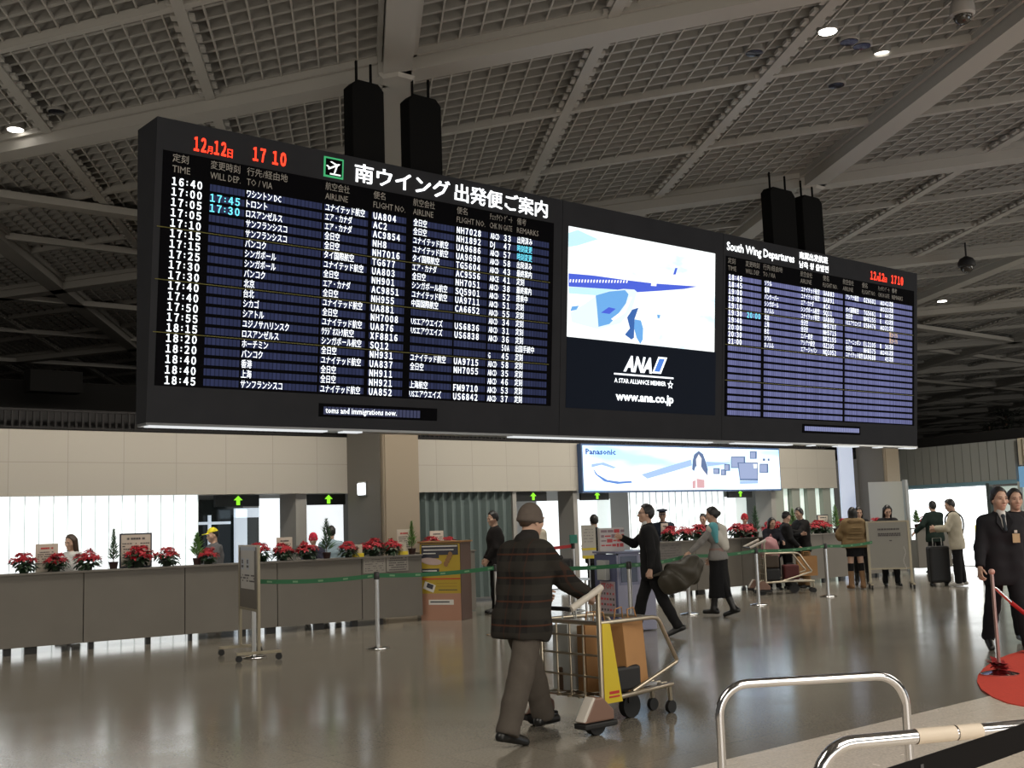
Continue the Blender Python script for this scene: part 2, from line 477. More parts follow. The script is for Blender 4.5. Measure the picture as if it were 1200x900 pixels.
# columns standing forward of the wall, side-face shade painted as a grey sheet
def pier(name, x0, x1, y0, y1, z1):
    p = MB(); p.box(((x0 + x1) / 2, (y0 + y1) / 2, z1 / 2), (x1 - x0, y1 - y0, z1))
    p.box((x0 - 0.005, y0 + 0.03, z1 / 2), (0.03, 0.05, z1)); p.box((x0 + 0.04, y0 - 0.005, z1 / 2), (0.06, 0.03, z1))
    return struct(p.build(name, mat('column_tan', (0.29, 0.24, 0.175), 0.55)))
def side_shade(x, y0, y1, z1): struct(MB().box((x - 0.012, (y0 + y1) / 2, z1 / 2), (0.02, y1 - y0, z1)).build('column_side_shade', mat('side_shade_grey', (0.155, 0.145, 0.125), 0.6)))
side_shade(11.455, 17.40, 18.48, 7.0); side_shade(27.935, 17.66, 18.48, 4.1)
pier('column', 11.47, 12.22, 17.3, 18.5, 7.1)
pier('column', 27.95, 28.62, 17.6, 18.5, 4.2)
# screen of pale boards with a steel post, end of the counters
s = MB(); s.hexa([(27.55, 16.85, 0.05), (27.95, 18.3, 0.05), (27.98, 18.29, 0.05), (27.58, 16.84, 0.05)], [(27.55, 16.85, 2.32), (27.95, 18.3, 2.36), (27.98, 18.29, 2.36), (27.58, 16.84, 2.32)])
struct(s.build('wall_partition', mat('pale_board', (0.60, 0.585, 0.52), 0.5)))
steel = mat('brushed_steel', (0.55, 0.55, 0.54), 0.28, metal=1.0)
chrome = mat('chrome', (0.72, 0.72, 0.74), 0.10, metal=1.0)
struct(MB().tube([(27.53, 16.8, 0), (27.53, 16.8, 2.36)], 0.075, 14).build('column', mat('post_steel', (0.38, 0.39, 0.38), 0.35, metal=0.8), smooth=True))

# right-hand wall that turns towards the hall
RD = Vector((0.239, 0.971, 0)).normalized(); RN = Vector((0.971, -0.239, 0))
R0 = Vector((30.1, 18.5, 0))
def rw(t, z, off=0.0): p = R0 - RD * t - RN * off; return Vector((p.x, p.y, z))
def rslab(name, t0, t1, z0, z1, th, m, off=0.0):
    o = MB().hexa([rw(t0, z0, off), rw(t1, z0, off), rw(t1, z0, off - th), rw(t0, z0, off - th)],
                  [rw(t0, z1, off), rw(t1, z1, off), rw(t1, z1, off - th), rw(t0, z1, off - th)]).build(name, m)
    return struct(o)
rp = MB(); n = 14; L = 4.05
for i in range(n):
    a, b = i * L / n + 0.012, (i + 1) * L / n - 0.012
    rp.hexa([rw(a, 2.25), rw(b, 2.25), rw(b, 2.25, -0.3), rw(a, 2.25, -0.3)], [rw(a, 3.3), rw(b, 3.3), rw(b, 3.3, -0.3), rw(a, 3.3, -0.3)])
struct(rp.build('wall_right', mat('right_wall_grey', (0.34, 0.35, 0.325), 0.55)))
rslab('wall_right_backing', 0, L, 2.26, 3.29, 0.1, mat('right_wall_joint', (0.13, 0.135, 0.13), 0.6), off=-0.08)
rslab('trim_6', 0, L, 2.16, 2.26, 0.25, mat('blue_trim', (0.20, 0.36, 0.44), 0.4))
rslab('window_30', 0.05, 3.02, 0.02, 2.14, 0.06, lit_mat('lit_glass_bright', (0.97, 1.0, 1.0), 1.9), off=-0.12)
rslab('column', 3.03, 3.14, 0.0, 2.2, 0.15, mat('mullion_dark', (0.06, 0.08, 0.08), 0.4))
rslab('window_31', 3.2, 4.5, 0.02, 2.1, 0.05, lit_mat('lit_glass_dim', (0.85, 1.0, 0.86), 0.30), off=-0.15)
rslab('column', 4.05, 4.12, 0.0, 2.2, 0.1, mat('mullion_pale', (0.45, 0.46, 0.43), 0.4))
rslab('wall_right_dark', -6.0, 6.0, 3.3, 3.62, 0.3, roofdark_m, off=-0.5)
# cream louvred box and blue band at its end
rb = MB(); 
for i in range(7): a = 4.2 + i * 0.16; rb.hexa([rw(a, 2.62, 0.05), rw(a + 0.10, 2.62, 0.05), rw(a + 0.10, 2.62, -0.1), rw(a, 2.62, -0.1)], [rw(a, 3.3, 0.05), rw(a + 0.10, 3.3, 0.05), rw(a + 0.10, 3.3, -0.1), rw(a, 3.3, -0.1)])
struct(rb.build('wall_louvre', mat('cream_louvre', (0.62, 0.55, 0.42), 0.5)))
rslab('wall_louvre_backing', 4.12, 5.4, 2.6, 3.32, 0.1, mat('louvre_brown', (0.16, 0.10, 0.07), 0.6), off=-0.1)
rslab('trim_7', 4.12, 5.4, 2.05, 2.58, 0.2, lit_mat('blue_sign_band', (0.28, 0.55, 0.85), 0.35, (0.1, 0.25, 0.4)))
# ================================================================== DEPARTURE BOARD
BX, BY, BZ, BK = 4.5, 11.0, 2.67, 0.25 / 3.06
def bp(u, v, off=0.0): return Vector((u, -BK * v - off, v))
BUX = Vector((1, 0, 0)); BUY = Vector((0, -BK, 1)).normalized()
def bpx(x, y):
    "board coordinates (along, up) of a point of its face"
    r = ray(x, y); t = (BY + BK * BZ - BK * CAM_H) / (r[1] + BK * r[2])
    return r[0] * t - BX, CAM_H + r[2] * t - BZ
board = thing('departure_board', 'long black flight information board hanging under the ceiling beams', 'departure board', (BX, BY, BZ))
case_m = mat('board_casing', (0.029, 0.030, 0.034), 0.75, spec=0.06, noise=0.15, nscale=3)
face_m = mat('board_face', (0.004, 0.004, 0.005), 0.8, spec=0.02)
white_g = glow('letters_white', (0.93, 0.97, 1.0), 1.7)
cyan_g = glow('letters_cyan', (0.16, 0.80, 1.0), 1.3)
orange_g = glow('letters_amber', (1.0, 0.68, 0.36), 0.9)
red_g = glow('letters_red', (1.0, 0.035, 0.012), 2.6)
dim_m = mat('letters_grey', (0.34, 0.32, 0.29), 0.6)
LB, HB = 14.0, 3.06
h = MB()
ys = 0.25
for a, b in ((0.0, 5.488), (5.496, 8.708), (8.716, LB)):
    lo = [(a, 0, 0), (b, 0, 0), (b, ys, 0), (a, ys, 0)]
    hi = [(a, -BK * HB, HB), (b, -BK * HB, HB), (b, ys, HB), (a, ys, HB)]
    h.hexa(lo, hi)
h.hexa([(0.01, 0.02, 0.01), (LB - .01, 0.02, 0.01), (LB - .01, ys - .01, 0.01), (0.01, ys - .01, 0.01)],
       [(0.01, 0.02 - BK * HB, HB - .01), (LB - .01, 0.02 - BK * HB, HB - .01), (LB - .01, ys - .01, HB - .01), (0.01, ys - .01, HB - .01)])
h.build('casing', case_m, board)
# underside lamps that light the lower lip
lip = MB()
lip.hexa([(0.0, -0.012, -0.028), (LB, -0.012, -0.028), (LB, 0.22, -0.028), (0.0, 0.22, -0.028)], [(0.0, -0.006, 0), (LB, -0.006, 0), (LB, 0.22, 0), (0.0, 0.22, 0)])
lipo = lip.build('lower_trim', mat('satin_trim', (0.20, 0.21, 0.22), 0.35, metal=0.5), board)
for a, b in ((0.02, 2.05), (2.25, 2.5), (4.7, 8.5), (9.0, 10.4), (10.9, 11.0), (11.6, 12.2), (12.75, 12.9), (13.55, 13.95)):
    lamp = MB(); lamp.hexa([(a, -0.016, -0.042), (b, -0.016, -0.042), (b, 0.10, -0.042), (a, 0.10, -0.042)], [(a, -0.016, -0.026), (b, -0.016, -0.026), (b, 0.10, -0.026), (a, 0.10, -0.026)])
    lamp.build('underside_lamp', glow('under_lamp', (0.95, 0.98, 1.0), 0.8), board)
# hangers
for a, b, c in ((2.44, 2.88, 0), (3.24, 3.72, 0), (10.22, 10.86, 1), (11.05, 11.60, 1)):
    p = MB(); d = 0.20; y0 = -0.02; top = 4.10; bot = HB - 0.1; ch = 0.08
    poly = [(a, bot), (b, bot), (b, top - ch), (b - ch, top), (a + ch, top), (a, top - ch)]
    p.prism(poly, (0, y0 + d, 0), (1, 0, 0), (0, 0, 1), d)
    for xx in (a + 0.12, b - 0.12): p.box((xx, y0 + d / 2, top + 0.13), (0.03, 0.03, 0.28))
    p.build('hanger', mat('hanger_black', (0.007, 0.007, 0.007), 0.8, spec=0.05), board, bevel=0.01)

def strip_mat(name, col, k):
    m = bpy.data.materials.new(name); m.use_nodes = True
    nt = m.node_tree; b = nt.nodes['Principled BSDF']
    b.inputs['Base Color'].default_value = (0.006, 0.006, 0.009, 1); b.inputs['Roughness'].default_value = 0.8; b.inputs['Specular IOR Level'].default_value = 0.02
    tc = nt.nodes.new('ShaderNodeTexCoord'); mp = nt.nodes.new('ShaderNodeMapping'); mp.inputs['Rotation'].default_value = (PI / 2, 0, 0)
    br = nt.nodes.new('ShaderNodeTexBrick'); br.offset = 0
    br.inputs['Scale'].default_value = 1; br.inputs['Brick Width'].default_value = 0.047; br.inputs['Row Height'].default_value = 5.0
    br.inputs['Mortar Size'].default_value = 0.006
    br.inputs['Color1'].default_value = (*[c * 1.15 for c in col], 1); br.inputs['Color2'].default_value = (*[c * 0.8 for c in col], 1)
    br.inputs['Mortar'].default_value = (*[c * 0.45 for c in col], 1)
    nt.links.new(tc.outputs['Object'], mp.inputs[0]); nt.links.new(mp.outputs[0], br.inputs['Vector'])
    nt.links.new(br.outputs['Color'], b.inputs['Emission Color']); b.inputs['Emission Strength'].default_value = k
    return m
strip_l = strip_mat('cell_blue_dim', (0.024, 0.030, 0.074), 1.0)
strip_r = strip_mat('cell_blue_bright', (0.165, 0.175, 0.36), 1.0)
yellow_m = mat('divider_yellow', (0.12, 0.11, 0.01), 0.5)

def bquad(mb, u0, u1, v0, v1, off, m=0):
    mb.quad(bp(u0, v0, off), bp(u1, v0, off), bp(u1, v1, off), bp(u0, v1, off), m)
def bslab(mb, u0, u1, v0, v1, off0, off1, m=0):
    mb.hexa([bp(u0, v0, off1), bp(u1, v0, off1), bp(u1, v0, off0), bp(u0, v0, off0)], [bp(u0, v1, off1), bp(u1, v1, off1), bp(u1, v1, off0), bp(u0, v1, off0)], m)
def bt(mb, s, u, v, h=None, w=None, m=0, bold=0.018, align='L', shear=0.0, res=1, off=0.012):
    letters(mb, s, bp(u, v, off), BUX, BUY, h, w, align, bold, m, shear, res)

UA, ZN, ACN = 'ユナイテッド航空', '全日空', 'エア・カナダ'
TG, SQ, US = 'タイ国際航空', 'シンガポール航空', 'USエアウエイズ'
ROWS = [
 ('16:40', '', 'ワシントン DC', UA, 'UA804', ZN, 'NH7028', 'ABCD', '33', '出発済み'),
 ('17:00', '17:45', 'トロント', ACN, 'AC2', ZN, 'NH1892', 'DJ', '47', '時刻変更'),
 ('17:05', '17:30', 'ロスアンゼルス', ACN, 'AC9854', UA, 'UA9686', 'ABCD', '57', '時刻変更'),
 ('17:05', '', 'サンフランシスコ', ZN, 'NH8', UA, 'UA9690', 'ABCD', '58', '出発済み'),
 ('17:10', '', 'サンフランシスコ', ZN, 'NH7016', TG, 'TG5604', 'ABCD', '43', '最終案内'),
 ('17:15', '', 'バンコク', TG, 'TG677', ACN, 'AC9556', 'ABCE', '41', '定刻'),
 ('17:15', '', 'シンガポール', UA, 'UA803', ZN, 'NH7051', 'ABCD', '38', '最終案内'),
 ('17:25', '', 'シンガポール', ZN, 'NH901', SQ, 'SQ5901', 'ABCD', '52', '搭乗中'),
 ('17:30', '', 'バンコク', ACN, 'AC9851', UA, 'UA9711', 'ABCD', '51', '定刻'),
 ('17:30', '', '北京', ZN, 'NH955', '中国国際航空', 'CA6652', 'ABCD', '55', '定刻'),
 ('17:40', '', '台北', UA, 'UA881', '', '', 'ABCD', '34', '定刻'),
 ('17:40', '', 'シカゴ', ZN, 'NH7008', US, 'US6836', 'ABCD', '31', '定刻'),
 ('17:50', '', 'シアトル', UA, 'UA876', US, 'US6838', 'ABCD', '36', '定刻'),
 ('17:55', '', 'ユジノサハリンスク', 'ｳﾗｼﾞｵｽﾄｸ航空', 'XF8816', '', '', '', '50A', '出国手続中'),
 ('18:15', '', 'ロスアンゼルス', SQ, 'SQ12', '', '', 'G', '45', '定刻'),
 ('18:20', '', 'ホーチミン', ZN, 'NH931', UA, 'UA9715', 'ABCD', '58', '定刻'),
 ('18:20', '', 'バンコク', UA, 'UA837', ZN, 'NH7055', 'ABCD', '35', '定刻'),
 ('18:40', '', '香港', ZN, 'NH911', '', '', 'ABCD', '46', '定刻'),
 ('18:40', '', '上海', ZN, 'NH921', '上海航空', 'FM9710', 'ABCD', '53', '定刻'),
 ('18:45', '', 'サンフランシスコ', UA, 'UA852', US, 'US6842', 'ABCD', '37', '定刻')]
ROWS2 = [
 ('18:45', '', 'ソウル', UA, 'UA883', 'アシアナ航空', 'OZ6601', 'ABCD', '42', '定刻'),
 ('18:45', '', '香港', UA, 'UA891', '', '', 'ABCD', '33', '定刻'),
 ('19:00', '', 'バンクーバー', ACN, 'AC4', TG, 'TG5661', 'B', '44', '定刻'),
 ('19:00', '', 'シンガポール', SQ, 'SQ11', ZN, 'NH6255', 'E', '43', '定刻'),
 ('19:10', '', 'ホノルル', UA, 'UA880', US, 'US6476', 'ABCD', '31', '定刻'),
 ('19:30', '20:00', '北京', ZN, 'NH5707', '', '', '', '', '第2ﾀｰﾐﾅﾙ'),
 ('19:40', '', '上海', ZN, 'NH5715', '', '', '', '', '第2ﾀｰﾐﾅﾙ'),
 ('20:00', '', '台北', 'エバー航空', 'BR2195', 'エアーニッポン', 'EL2105', 'I', '36', '定刻'),
 ('20:30', '', 'ソウル', 'アシアナ航空', 'OZ105', ZN, 'NH6575', 'ABCD', '46', '定刻'),
 ('21:00', '', 'ホノルル', 'エアージャパン', 'NQ1052', UA, 'UA9688', '', '45', '定刻')]
def clock(t, s, u, z, w, m):
    a, b = s.split(':')
    bt(t, wide(a), u, z, h=0.076, w=w * .39, m=m, bold=0.030); bt(t, wide(b), u + w * .61, z, h=0.076, w=w * .39, m=m, bold=0.030)
    for dz in (0.016, 0.048): bquad(t, u + w * .48, u + w * .52, z + dz, z + dz + 0.014, 0.012, m)
TMATS = [white_g, cyan_g, orange_g]
def flights(parent, rows, c, y0, dy, strips, smat, cw):
    for i in range(20):
        v = y0 - i * dy
        s = MB()
        for a, b in strips: bslab(s, a, b, v - 0.034, v + 0.036, 0.0, 0.006)
        so = s.build('flap_row', smat, parent)
        if i >= len(rows): continue
        r = rows[i]; t = MB(); z = v - 0.038
        clock(t, r[0], c[0], z, 0.325 * cw, 0)
        if r[1]: clock(t, r[1], c[1], z, 0.335 * cw, 1)
        def jp(sx, u, m=0, k=0.066):
            if sx: bt(t, sx, u, z + 0.006, h=0.068, w=k * cw * sum(0.55 if ord(q) < 128 or 0xff61 <= ord(q) <= 0xff9f else (0.45 if q in '・' else 1.0) for q in sx) * 0.97, m=m, bold=0.008)
        jp(r[2], c[2], k=0.0625); jp(r[3], c[3])
        bt(t, wide(r[4]), c[4], z, h=0.073, w=0.0615 * cw * len(r[4]), bold=0.026)
        jp(r[5], c[5])
        if r[6]: bt(t, wide(r[6]), c[6], z, h=0.073, w=0.0615 * cw * len(r[6]), bold=0.026)
        if r[7]: bt(t, r[7], c[7], z, h=0.073, w=0.036 * cw * len(r[7]), bold=0.01)
        if r[8]: bt(t, wide(r[8]), c[8], z, h=0.073, w=(0.11 if len(r[8]) == 2 else 0.12) * cw)
        ro = r[9]
        jp(ro, c[9], m=1 if ro == '時刻変更' else 2 if '第' in ro else 0, k=0.064)
        t.build('flight_text', TMATS, so)
    for k in (5, 10, 15):
        y = MB(); v = y0 - (k - 0.5) * dy
        bslab(y, strips[0][0] - (0.55 if rows is ROWS else 0.06), strips[-1][1] + 0.03, v - 0.005, v + 0.003, 0.0, 0.010)
        y.build('divider_line', yellow_m, parent)
pl_ = MB(); bslab(pl_, 0.07, 5.34, 0.37, 2.735, 0.0, 0.003)
pl_ = pl_.build('flight_panel', face_m, board)
flights(pl_, ROWS, (0.17, 0.585, 0.995, 1.945, 2.575, 3.13, 3.765, 4.285, 4.50, 4.72), 2.432, 0.1055,
        [(0.585, 0.975), (1.0, 1.905), (1.935, 2.505), (2.56, 3.03), (3.13, 3.735), (3.76, 4.25), (4.275, 5.255)], strip_l, 1.0)
pr_ = MB(); bslab(pr_, 8.77, 13.90, 0.36, 2.735, 0.0, 0.003)
pr_ = pr_.build('flight_panel', face_m, board)
flights(pr_, ROWS2, (8.83, 9.26, 9.68, 10.60, 11.19, 11.82, 12.33, 12.82, 12.97, 13.10), 2.425, 0.1058,
        [(8.83, 9.605), (9.68, 11.735), (11.80, 13.83)], strip_r, 0.95)
def headers(par, cols, big):
    for jp, en, u, w1, w2 in cols:
        t = MB(); bt(t, jp, u, 2.635, h=0.068, w=w1, bold=0.0); bt(t, en, u, 2.525, h=0.072, w=w2, bold=0.0)
        t.build('column_heading', dim_m, par)
headers(pl_, [('定刻', 'TIME', 0.17, 0.17, 0.19), ('変更時刻', 'WILL DEP.', 0.58, 0.33, 0.34), ('行先/経由地', 'TO / VIA', 0.99, 0.48, 0.30),
              ('航空会社', 'AIRLINE', 1.94, 0.31, 0.29), ('便名', 'FLIGHT NO.', 2.57, 0.16, 0.44), ('航空会社', 'AIRLINE', 3.12, 0.31, 0.29),
              ('便名', 'FLIGHT NO.', 3.76, 0.16, 0.44), ('ﾁｪｯｸｲﾝ ｹﾞｰﾄ', 'CHK IN GATE', 4.27, 0.36, 0.36), ('備考', 'REMARKS', 4.71, 0.15, 0.36)], 1)
headers(pr_, [('定刻', 'TIME', 8.81, 0.17, 0.19), ('変更時刻', 'WILL DEP.', 9.22, 0.33, 0.34), ('行先/経由地', 'TO / VIA', 9.64, 0.48, 0.30),
              ('航空会社', 'AIRLINE', 10.58, 0.31, 0.29), ('便名', 'FLIGHT NO.', 11.18, 0.16, 0.40), ('航空会社', 'AIRLINE', 11.73, 0.31, 0.29),
              ('便名', 'FLIGHT NO.', 12.28, 0.16, 0.40), ('ﾁｪｯｸｲﾝ ｹﾞｰﾄ', 'CHK IN GATE', 12.76, 0.34, 0.34), ('備考', 'REMARKS', 13.18, 0.15, 0.34)], 0)
# heading line above the panels
title_m = glow('title_white', (0.97, 0.99, 1.0), 2.0)
t = MB(); bt(t, '南ウイング', 2.31, 2.80, h=0.165, w=1.34, bold=0.02); bt(t, '出発便ご案内', 3.72, 2.80, h=0.165, w=1.50, bold=0.02); t.build('title_lettering', title_m, board)
t = MB(); bt(t, 'South Wing Departures', 8.78, 2.825, h=0.125, w=1.64, bold=0.02, res=2); t.build('title_lettering', title_m, board)
t = MB(); bt(t, '南翼出发航班', 10.55, 2.92, h=0.085, w=0.76, bold=0.02); bt(t, '남측 윙 출발편', 10.55, 2.775, h=0.085, w=0.78, bold=0.02); t.build('title_lettering', title_m, board)
t = MB()
bt(t, wide('12'), 0.39, 2.785, h=0.135, w=0.135, bold=0.045); bt(t, '月', 0.535, 2.785, h=0.065, w=0.06, bold=0.02)
bt(t, wide('12'), 0.612, 2.785, h=0.135, w=0.135, bold=0.045); bt(t, '日', 0.76, 2.785, h=0.075, w=0.06, bold=0.02)
t.build('date_display', red_g, board)
t = MB(); bt(t, wide('17'), 1.05, 2.80, h=0.135, w=0.15, bold=0.045); bt(t, wide('10'), 1.28, 2.80, h=0.135, w=0.165, bold=0.045)
t.build('clock_display', red_g, board)
t = MB()
bt(t, wide('12'), 12.53, 2.80, h=0.13, w=0.16, bold=0.045); bt(t, '月', 12.71, 2.80, h=0.065, w=0.075, bold=0.02)
bt(t, wide('12'), 12.78, 2.80, h=0.13, w=0.16, bold=0.045); bt(t, '日', 12.95, 2.80, h=0.07, w=0.07, bold=0.02)
t.build('date_display', red_g, board)
t = MB(); bt(t, wide('17'), 13.16, 2.80, h=0.13, w=0.16, bold=0.045); bt(t, wide('10'), 13.36, 2.80, h=0.13, w=0.17, bold=0.045)
t.build('clock_display', red_g, board)
# green departures pictogram
ic = MB(); bslab(ic, 1.915, 2.165, 2.775, 3.0, 0.0, 0.008, 0)
bslab(ic, 1.935, 2.145, 2.795, 2.98, 0.0, 0.012, 1)
def bpoly(mb, pts, off, m): mb.add([bp(u, v, off) for u, v in pts], [tuple(range(len(pts)))], m)
cx, cy = 2.04, 2.90
def rot(pts, a, s): return [(cx + s * (x * math.cos(a) - y * math.sin(a)), cy + s * (x * math.sin(a) + y * math.cos(a))) for x, y in pts]
bpoly(ic, rot([(-1, -.12), (.75, -.12), (1, 0), (.75, .14), (-1, .1)], 0.45, 0.085), 0.016, 2)
bpoly(ic, rot([(0.3, 0), (-.5, -.85), (-.2, -.85), (0.65, 0)], 0.45, 0.085), 0.017, 2)
bpoly(ic, rot([(0.3, 0), (-.35, .75), (-.1, .75), (0.65, 0)], 0.45, 0.085), 0.017, 2)
bpoly(ic, rot([(-.8, 0), (-1.15, .5), (-.9, .5), (-.55, 0)], 0.45, 0.085), 0.017, 2)
bslab(ic, 1.99, 2.125, 2.805, 2.82, 0.0, 0.016, 2)
ic.build('departures_icon', [glow('icon_green', (0.05, 0.55, 0.20), 0.7), face_m, glow('icon_white', (0.95, 1, 0.98), 1.3)], board)
# running text window and its twin on the right
mq = MB(); bslab(mq, 1.94, 3.54, 0.125, 0.27, 0.0, 0.005, 0)
for u in np.arange(2.0, 3.30, 0.05): bslab(mq, u, u + 0.04, 0.150, 0.235, 0.0, 0.009, 1)
bt(mq, 'toms and immigrations now.', 2.02, 0.165, h=0.066, w=0.94, m=2, bold=0.012, off=0.014)
mq.build('marquee', [face_m, glow('cell_dim', (0.016, 0.023, 0.075), 1), white_g], board)
mq = MB(); bslab(mq, 10.66, 12.25, 0.16, 0.30, 0.0, 0.005, 0)
for u in np.arange(10.72, 12.18, 0.05): bslab(mq, u, u + 0.04, 0.195, 0.265, 0.0, 0.009, 1)
mq.build('marquee', [face_m, glow('cell_lit', (0.2, 0.22, 0.42), 1)], board)
# advertising screen
sc = MB(); bslab(sc, 5.60, 8.56, 0.36, 1.285, 0.0, 0.004)
sc = sc.build('advert_panel', mat('advert_navy', (0.006, 0.011, 0.024), 0.7, spec=0.1), board)
def sky_screen():
    m = bpy.data.materials.new('screen_sky'); m.use_nodes = True
    nt = m.node_tree; b = nt.nodes['Principled BSDF']; b.inputs['Base Color'].default_value = (0.02, 0.02, 0.02, 1)
    tc = nt.nodes.new('ShaderNodeTexCoord'); mp = nt.nodes.new('ShaderNodeMapping'); mp.inputs['Scale'].default_value = (0.9, 1, 2.2)
    nz = nt.nodes.new('ShaderNodeTexNoise'); nz.inputs['Scale'].default_value = 1.6; nz.inputs['Detail'].default_value = 3
    cr = nt.nodes.new('ShaderNodeValToRGB')
    cr.color_ramp.elements[0].position = 0.28; cr.color_ramp.elements[0].color = (0.55, 0.84, 0.98, 1)
    cr.color_ramp.elements[1].position = 0.44; cr.color_ramp.elements[1].color = (0.95, 1.0, 1.0, 1)
    nt.links.new(tc.outputs['Object'], mp.inputs[0]); nt.links.new(mp.outputs[0], nz.inputs['Vector'])
    nt.links.new(nz.outputs['Fac'], cr.inputs[0]); nt.links.new(cr.outputs[0], b.inputs['Emission Color'])
    b.inputs['Emission Strength'].default_value = 1.25
    return m
sq = MB(); bslab(sq, 5.60, 8.525, 1.285, 2.735, 0.0, 0.006)
scr = sq.build('advert_screen', sky_screen(), board)
def c5(x, y): return bpx(640 + x * 220 / 1200, 220 + y * 165 / 900)
pic = MB()
def pc(pts, m, off=0.010): bpoly(pic, [c5(*p) for p in reversed(pts)], off, m)
pc([(140, 548), (300, 562), (500, 590), (680, 612), (965, 632), (880, 648), (720, 660), (560, 670), (420, 650), (140, 632)], 0)
pc([(140, 634), (450, 652), (330, 690), (140, 676)], 1, 0.011)
for x in range(148, 520, 19): pc([(x, 586 + (x - 140) * .02), (x + 9, 586 + (x - 140) * .02), (x + 5, 606 + (x - 140) * .01), (x - 3, 606 + (x - 140) * .01)], 2, 0.012)
pc([(668, 612), (702, 614), (700, 630), (666, 628)], 2, 0.012)
pc([(822, 514), (836, 514), (824, 556), (808, 556)], 0, 0.011)
pc([(150, 800), (240, 745), (320, 688), (400, 660), (490, 648), (560, 652), (576, 666), (545, 780), (470, 868), (330, 905), (230, 880), (160, 860)], 3, 0.012)
pc([(312, 690), (400, 664), (500, 655), (522, 682), (505, 740), (440, 830), (400, 872), (330, 890), (322, 790)], 4, 0.014)
pc([(395, 765), (440, 775), (400, 808), (345, 800)], 0, 0.016)
pc([(530, 700), (545, 700), (500, 800), (425, 850), (410, 840), (490, 780)], 2, 0.016)
pc([(512, 830), (545, 780), (585, 768), (560, 840), (556, 960), (540, 972), (498, 940), (530, 900)], 5, 0.016)
pc([(560, 842), (600, 850), (614, 900), (612, 970), (596, 1000), (572, 960), (556, 900)], 4, 0.018)
pc([(705, 812), (725, 815), (720, 835), (708, 835)], 4, 0.014)
pc([(640, 850), (700, 740), (740, 735), (770, 800), (768, 880), (720, 960), (650, 985), (630, 920)], 6, 0.009)
pc([(160, 760), (205, 755), (190, 780), (150, 790)], 4, 0.014)
pc([(140, 290), (200, 270), (330, 330), (200, 370), (140, 380)], 1, 0.008)
pic.build('picture', [glow('pic_blue', (0.05, 0.11, 0.72), 1.0), glow('pic_pale', (0.55, 0.85, 0.92), 1.1), glow('pic_white', (1, 1, 1), 1.3), glow('pic_nacelle', (0.78, 0.93, 0.96), 1.1),
                      glow('pic_sky', (0.14, 0.42, 0.85), 1.0), glow('pic_navy', (0.02, 0.12, 0.42), 1.0), glow('pic_haze', (0.85, 0.96, 0.98), 1.15)], scr)
ad = MB()
def c6(x, y): return bpx(640 + x * 220 / 1200, 370 + y * 165 / 900)
bt(ad, 'ANA', 6.645, 0.905, h=0.205, w=0.56, bold=0.045, shear=0.28, res=2, off=0.012)
bpoly(ad, [(7.205, 0.90), (7.385, 0.90), (7.51, 1.135), (7.33, 1.135)], 0.011, 0)
bpoly(ad, [(7.245, 0.925), (7.355, 0.925), (7.455, 1.11), (7.345, 1.11)], 0.015, 1)
bslab(ad, 6.47, 7.645, 0.842, 0.862, 0.0, 0.011, 0)
bt(ad, 'A STAR ALLIANCE MEMBER', 6.47, 0.735, h=0.062, w=1.02, bold=0.02, off=0.012)
star = []
for k in range(10):
    a = PI / 2 + k * PI / 5; rr = 0.065 if k % 2 == 0 else 0.03; star.append((7.58 + rr * math.cos(a), 0.755 + rr * math.sin(a)))
bpoly(ad, star, 0.012, 0)
bpoly(ad, [(7.58 + (u - 7.58) * .5, 0.755 + (v - .755) * .5) for u, v in star], 0.015, 2)
bt(ad, 'www.ana.co.jp', 6.50, 0.50, h=0.115, w=1.15, bold=0.035, res=2, off=0.012)
ad.build('advert_lettering', [white_g, glow('ana_blue', (0.06, 0.22, 0.75), 1.0), mat('advert_navy', (0, 0, 0))], sc)

# ================================================================== LIGHT BOX ADVERT ON THE WALL
LY = WY - 0.14
def c6b(x, y): return 660 + x * 280 / 1200, 500 + y * 200 / 857
sg = thing('light_box', 'wide glowing light box advert with a woman and screens, above the check-in counters', 'advert', (20.95, LY, 2.7))
def lp(x, y, off): p = at(*c6b(x, y), LY); return Vector((p.x - 20.95, -off, p.z - 2.7))
X0, X1, Z0, Z1 = 17.35, 24.28, 2.195, 3.215
c = MB(); c.box(((X0 + X1) / 2 - 20.95, 0.07, 0.005), (X1 - X0 + 0.06, 0.13, Z1 - Z0 + 0.06)); c.build('casing', mat('light_box_blue', (0.05, 0.10, 0.22), 0.4), sg)
def lit_grad():
    m = bpy.data.materials.new('light_box_face'); m.use_nodes = True
    nt = m.node_tree; b = nt.nodes['Principled BSDF']; b.inputs['Base Color'].default_value = (0.02, 0.02, 0.02, 1)
    tc = nt.nodes.new('ShaderNodeTexCoord'); mp = nt.nodes.new('ShaderNodeMapping'); mp.inputs['Scale'].default_value = (0.35, 1, 1.6)
    nz = nt.nodes.new('ShaderNodeTexNoise'); nz.inputs['Scale'].default_value = 1.1; nz.inputs['Detail'].default_value = 2
    cr = nt.nodes.new('ShaderNodeValToRGB')
    cr.color_ramp.elements[0].position = 0.38; cr.color_ramp.elements[0].color = (0.36, 0.66, 1.0, 1)
    cr.color_ramp.elements[1].position = 0.55; cr.color_ramp.elements[1].color = (0.80, 0.92, 1.0, 1)
    nt.links.new(tc.outputs['Object'], mp.inputs[0]); nt.links.new(mp.outputs[0], nz.inputs['Vector'])
    nt.links.new(nz.outputs['Fac'], cr.inputs[0]); nt.links.new(cr.outputs[0], b.inputs['Emission Color'])
    b.inputs['Emission Strength'].default_value = 1.8
    return m
f = MB(); f.box(((X0 + X1) / 2 - 20.95, 0.0, 0.005), (X1 - X0 - 0.02, 0.02, Z1 - Z0 - 0.02))
face = f.build('face', lit_grad(), sg)
p = MB()
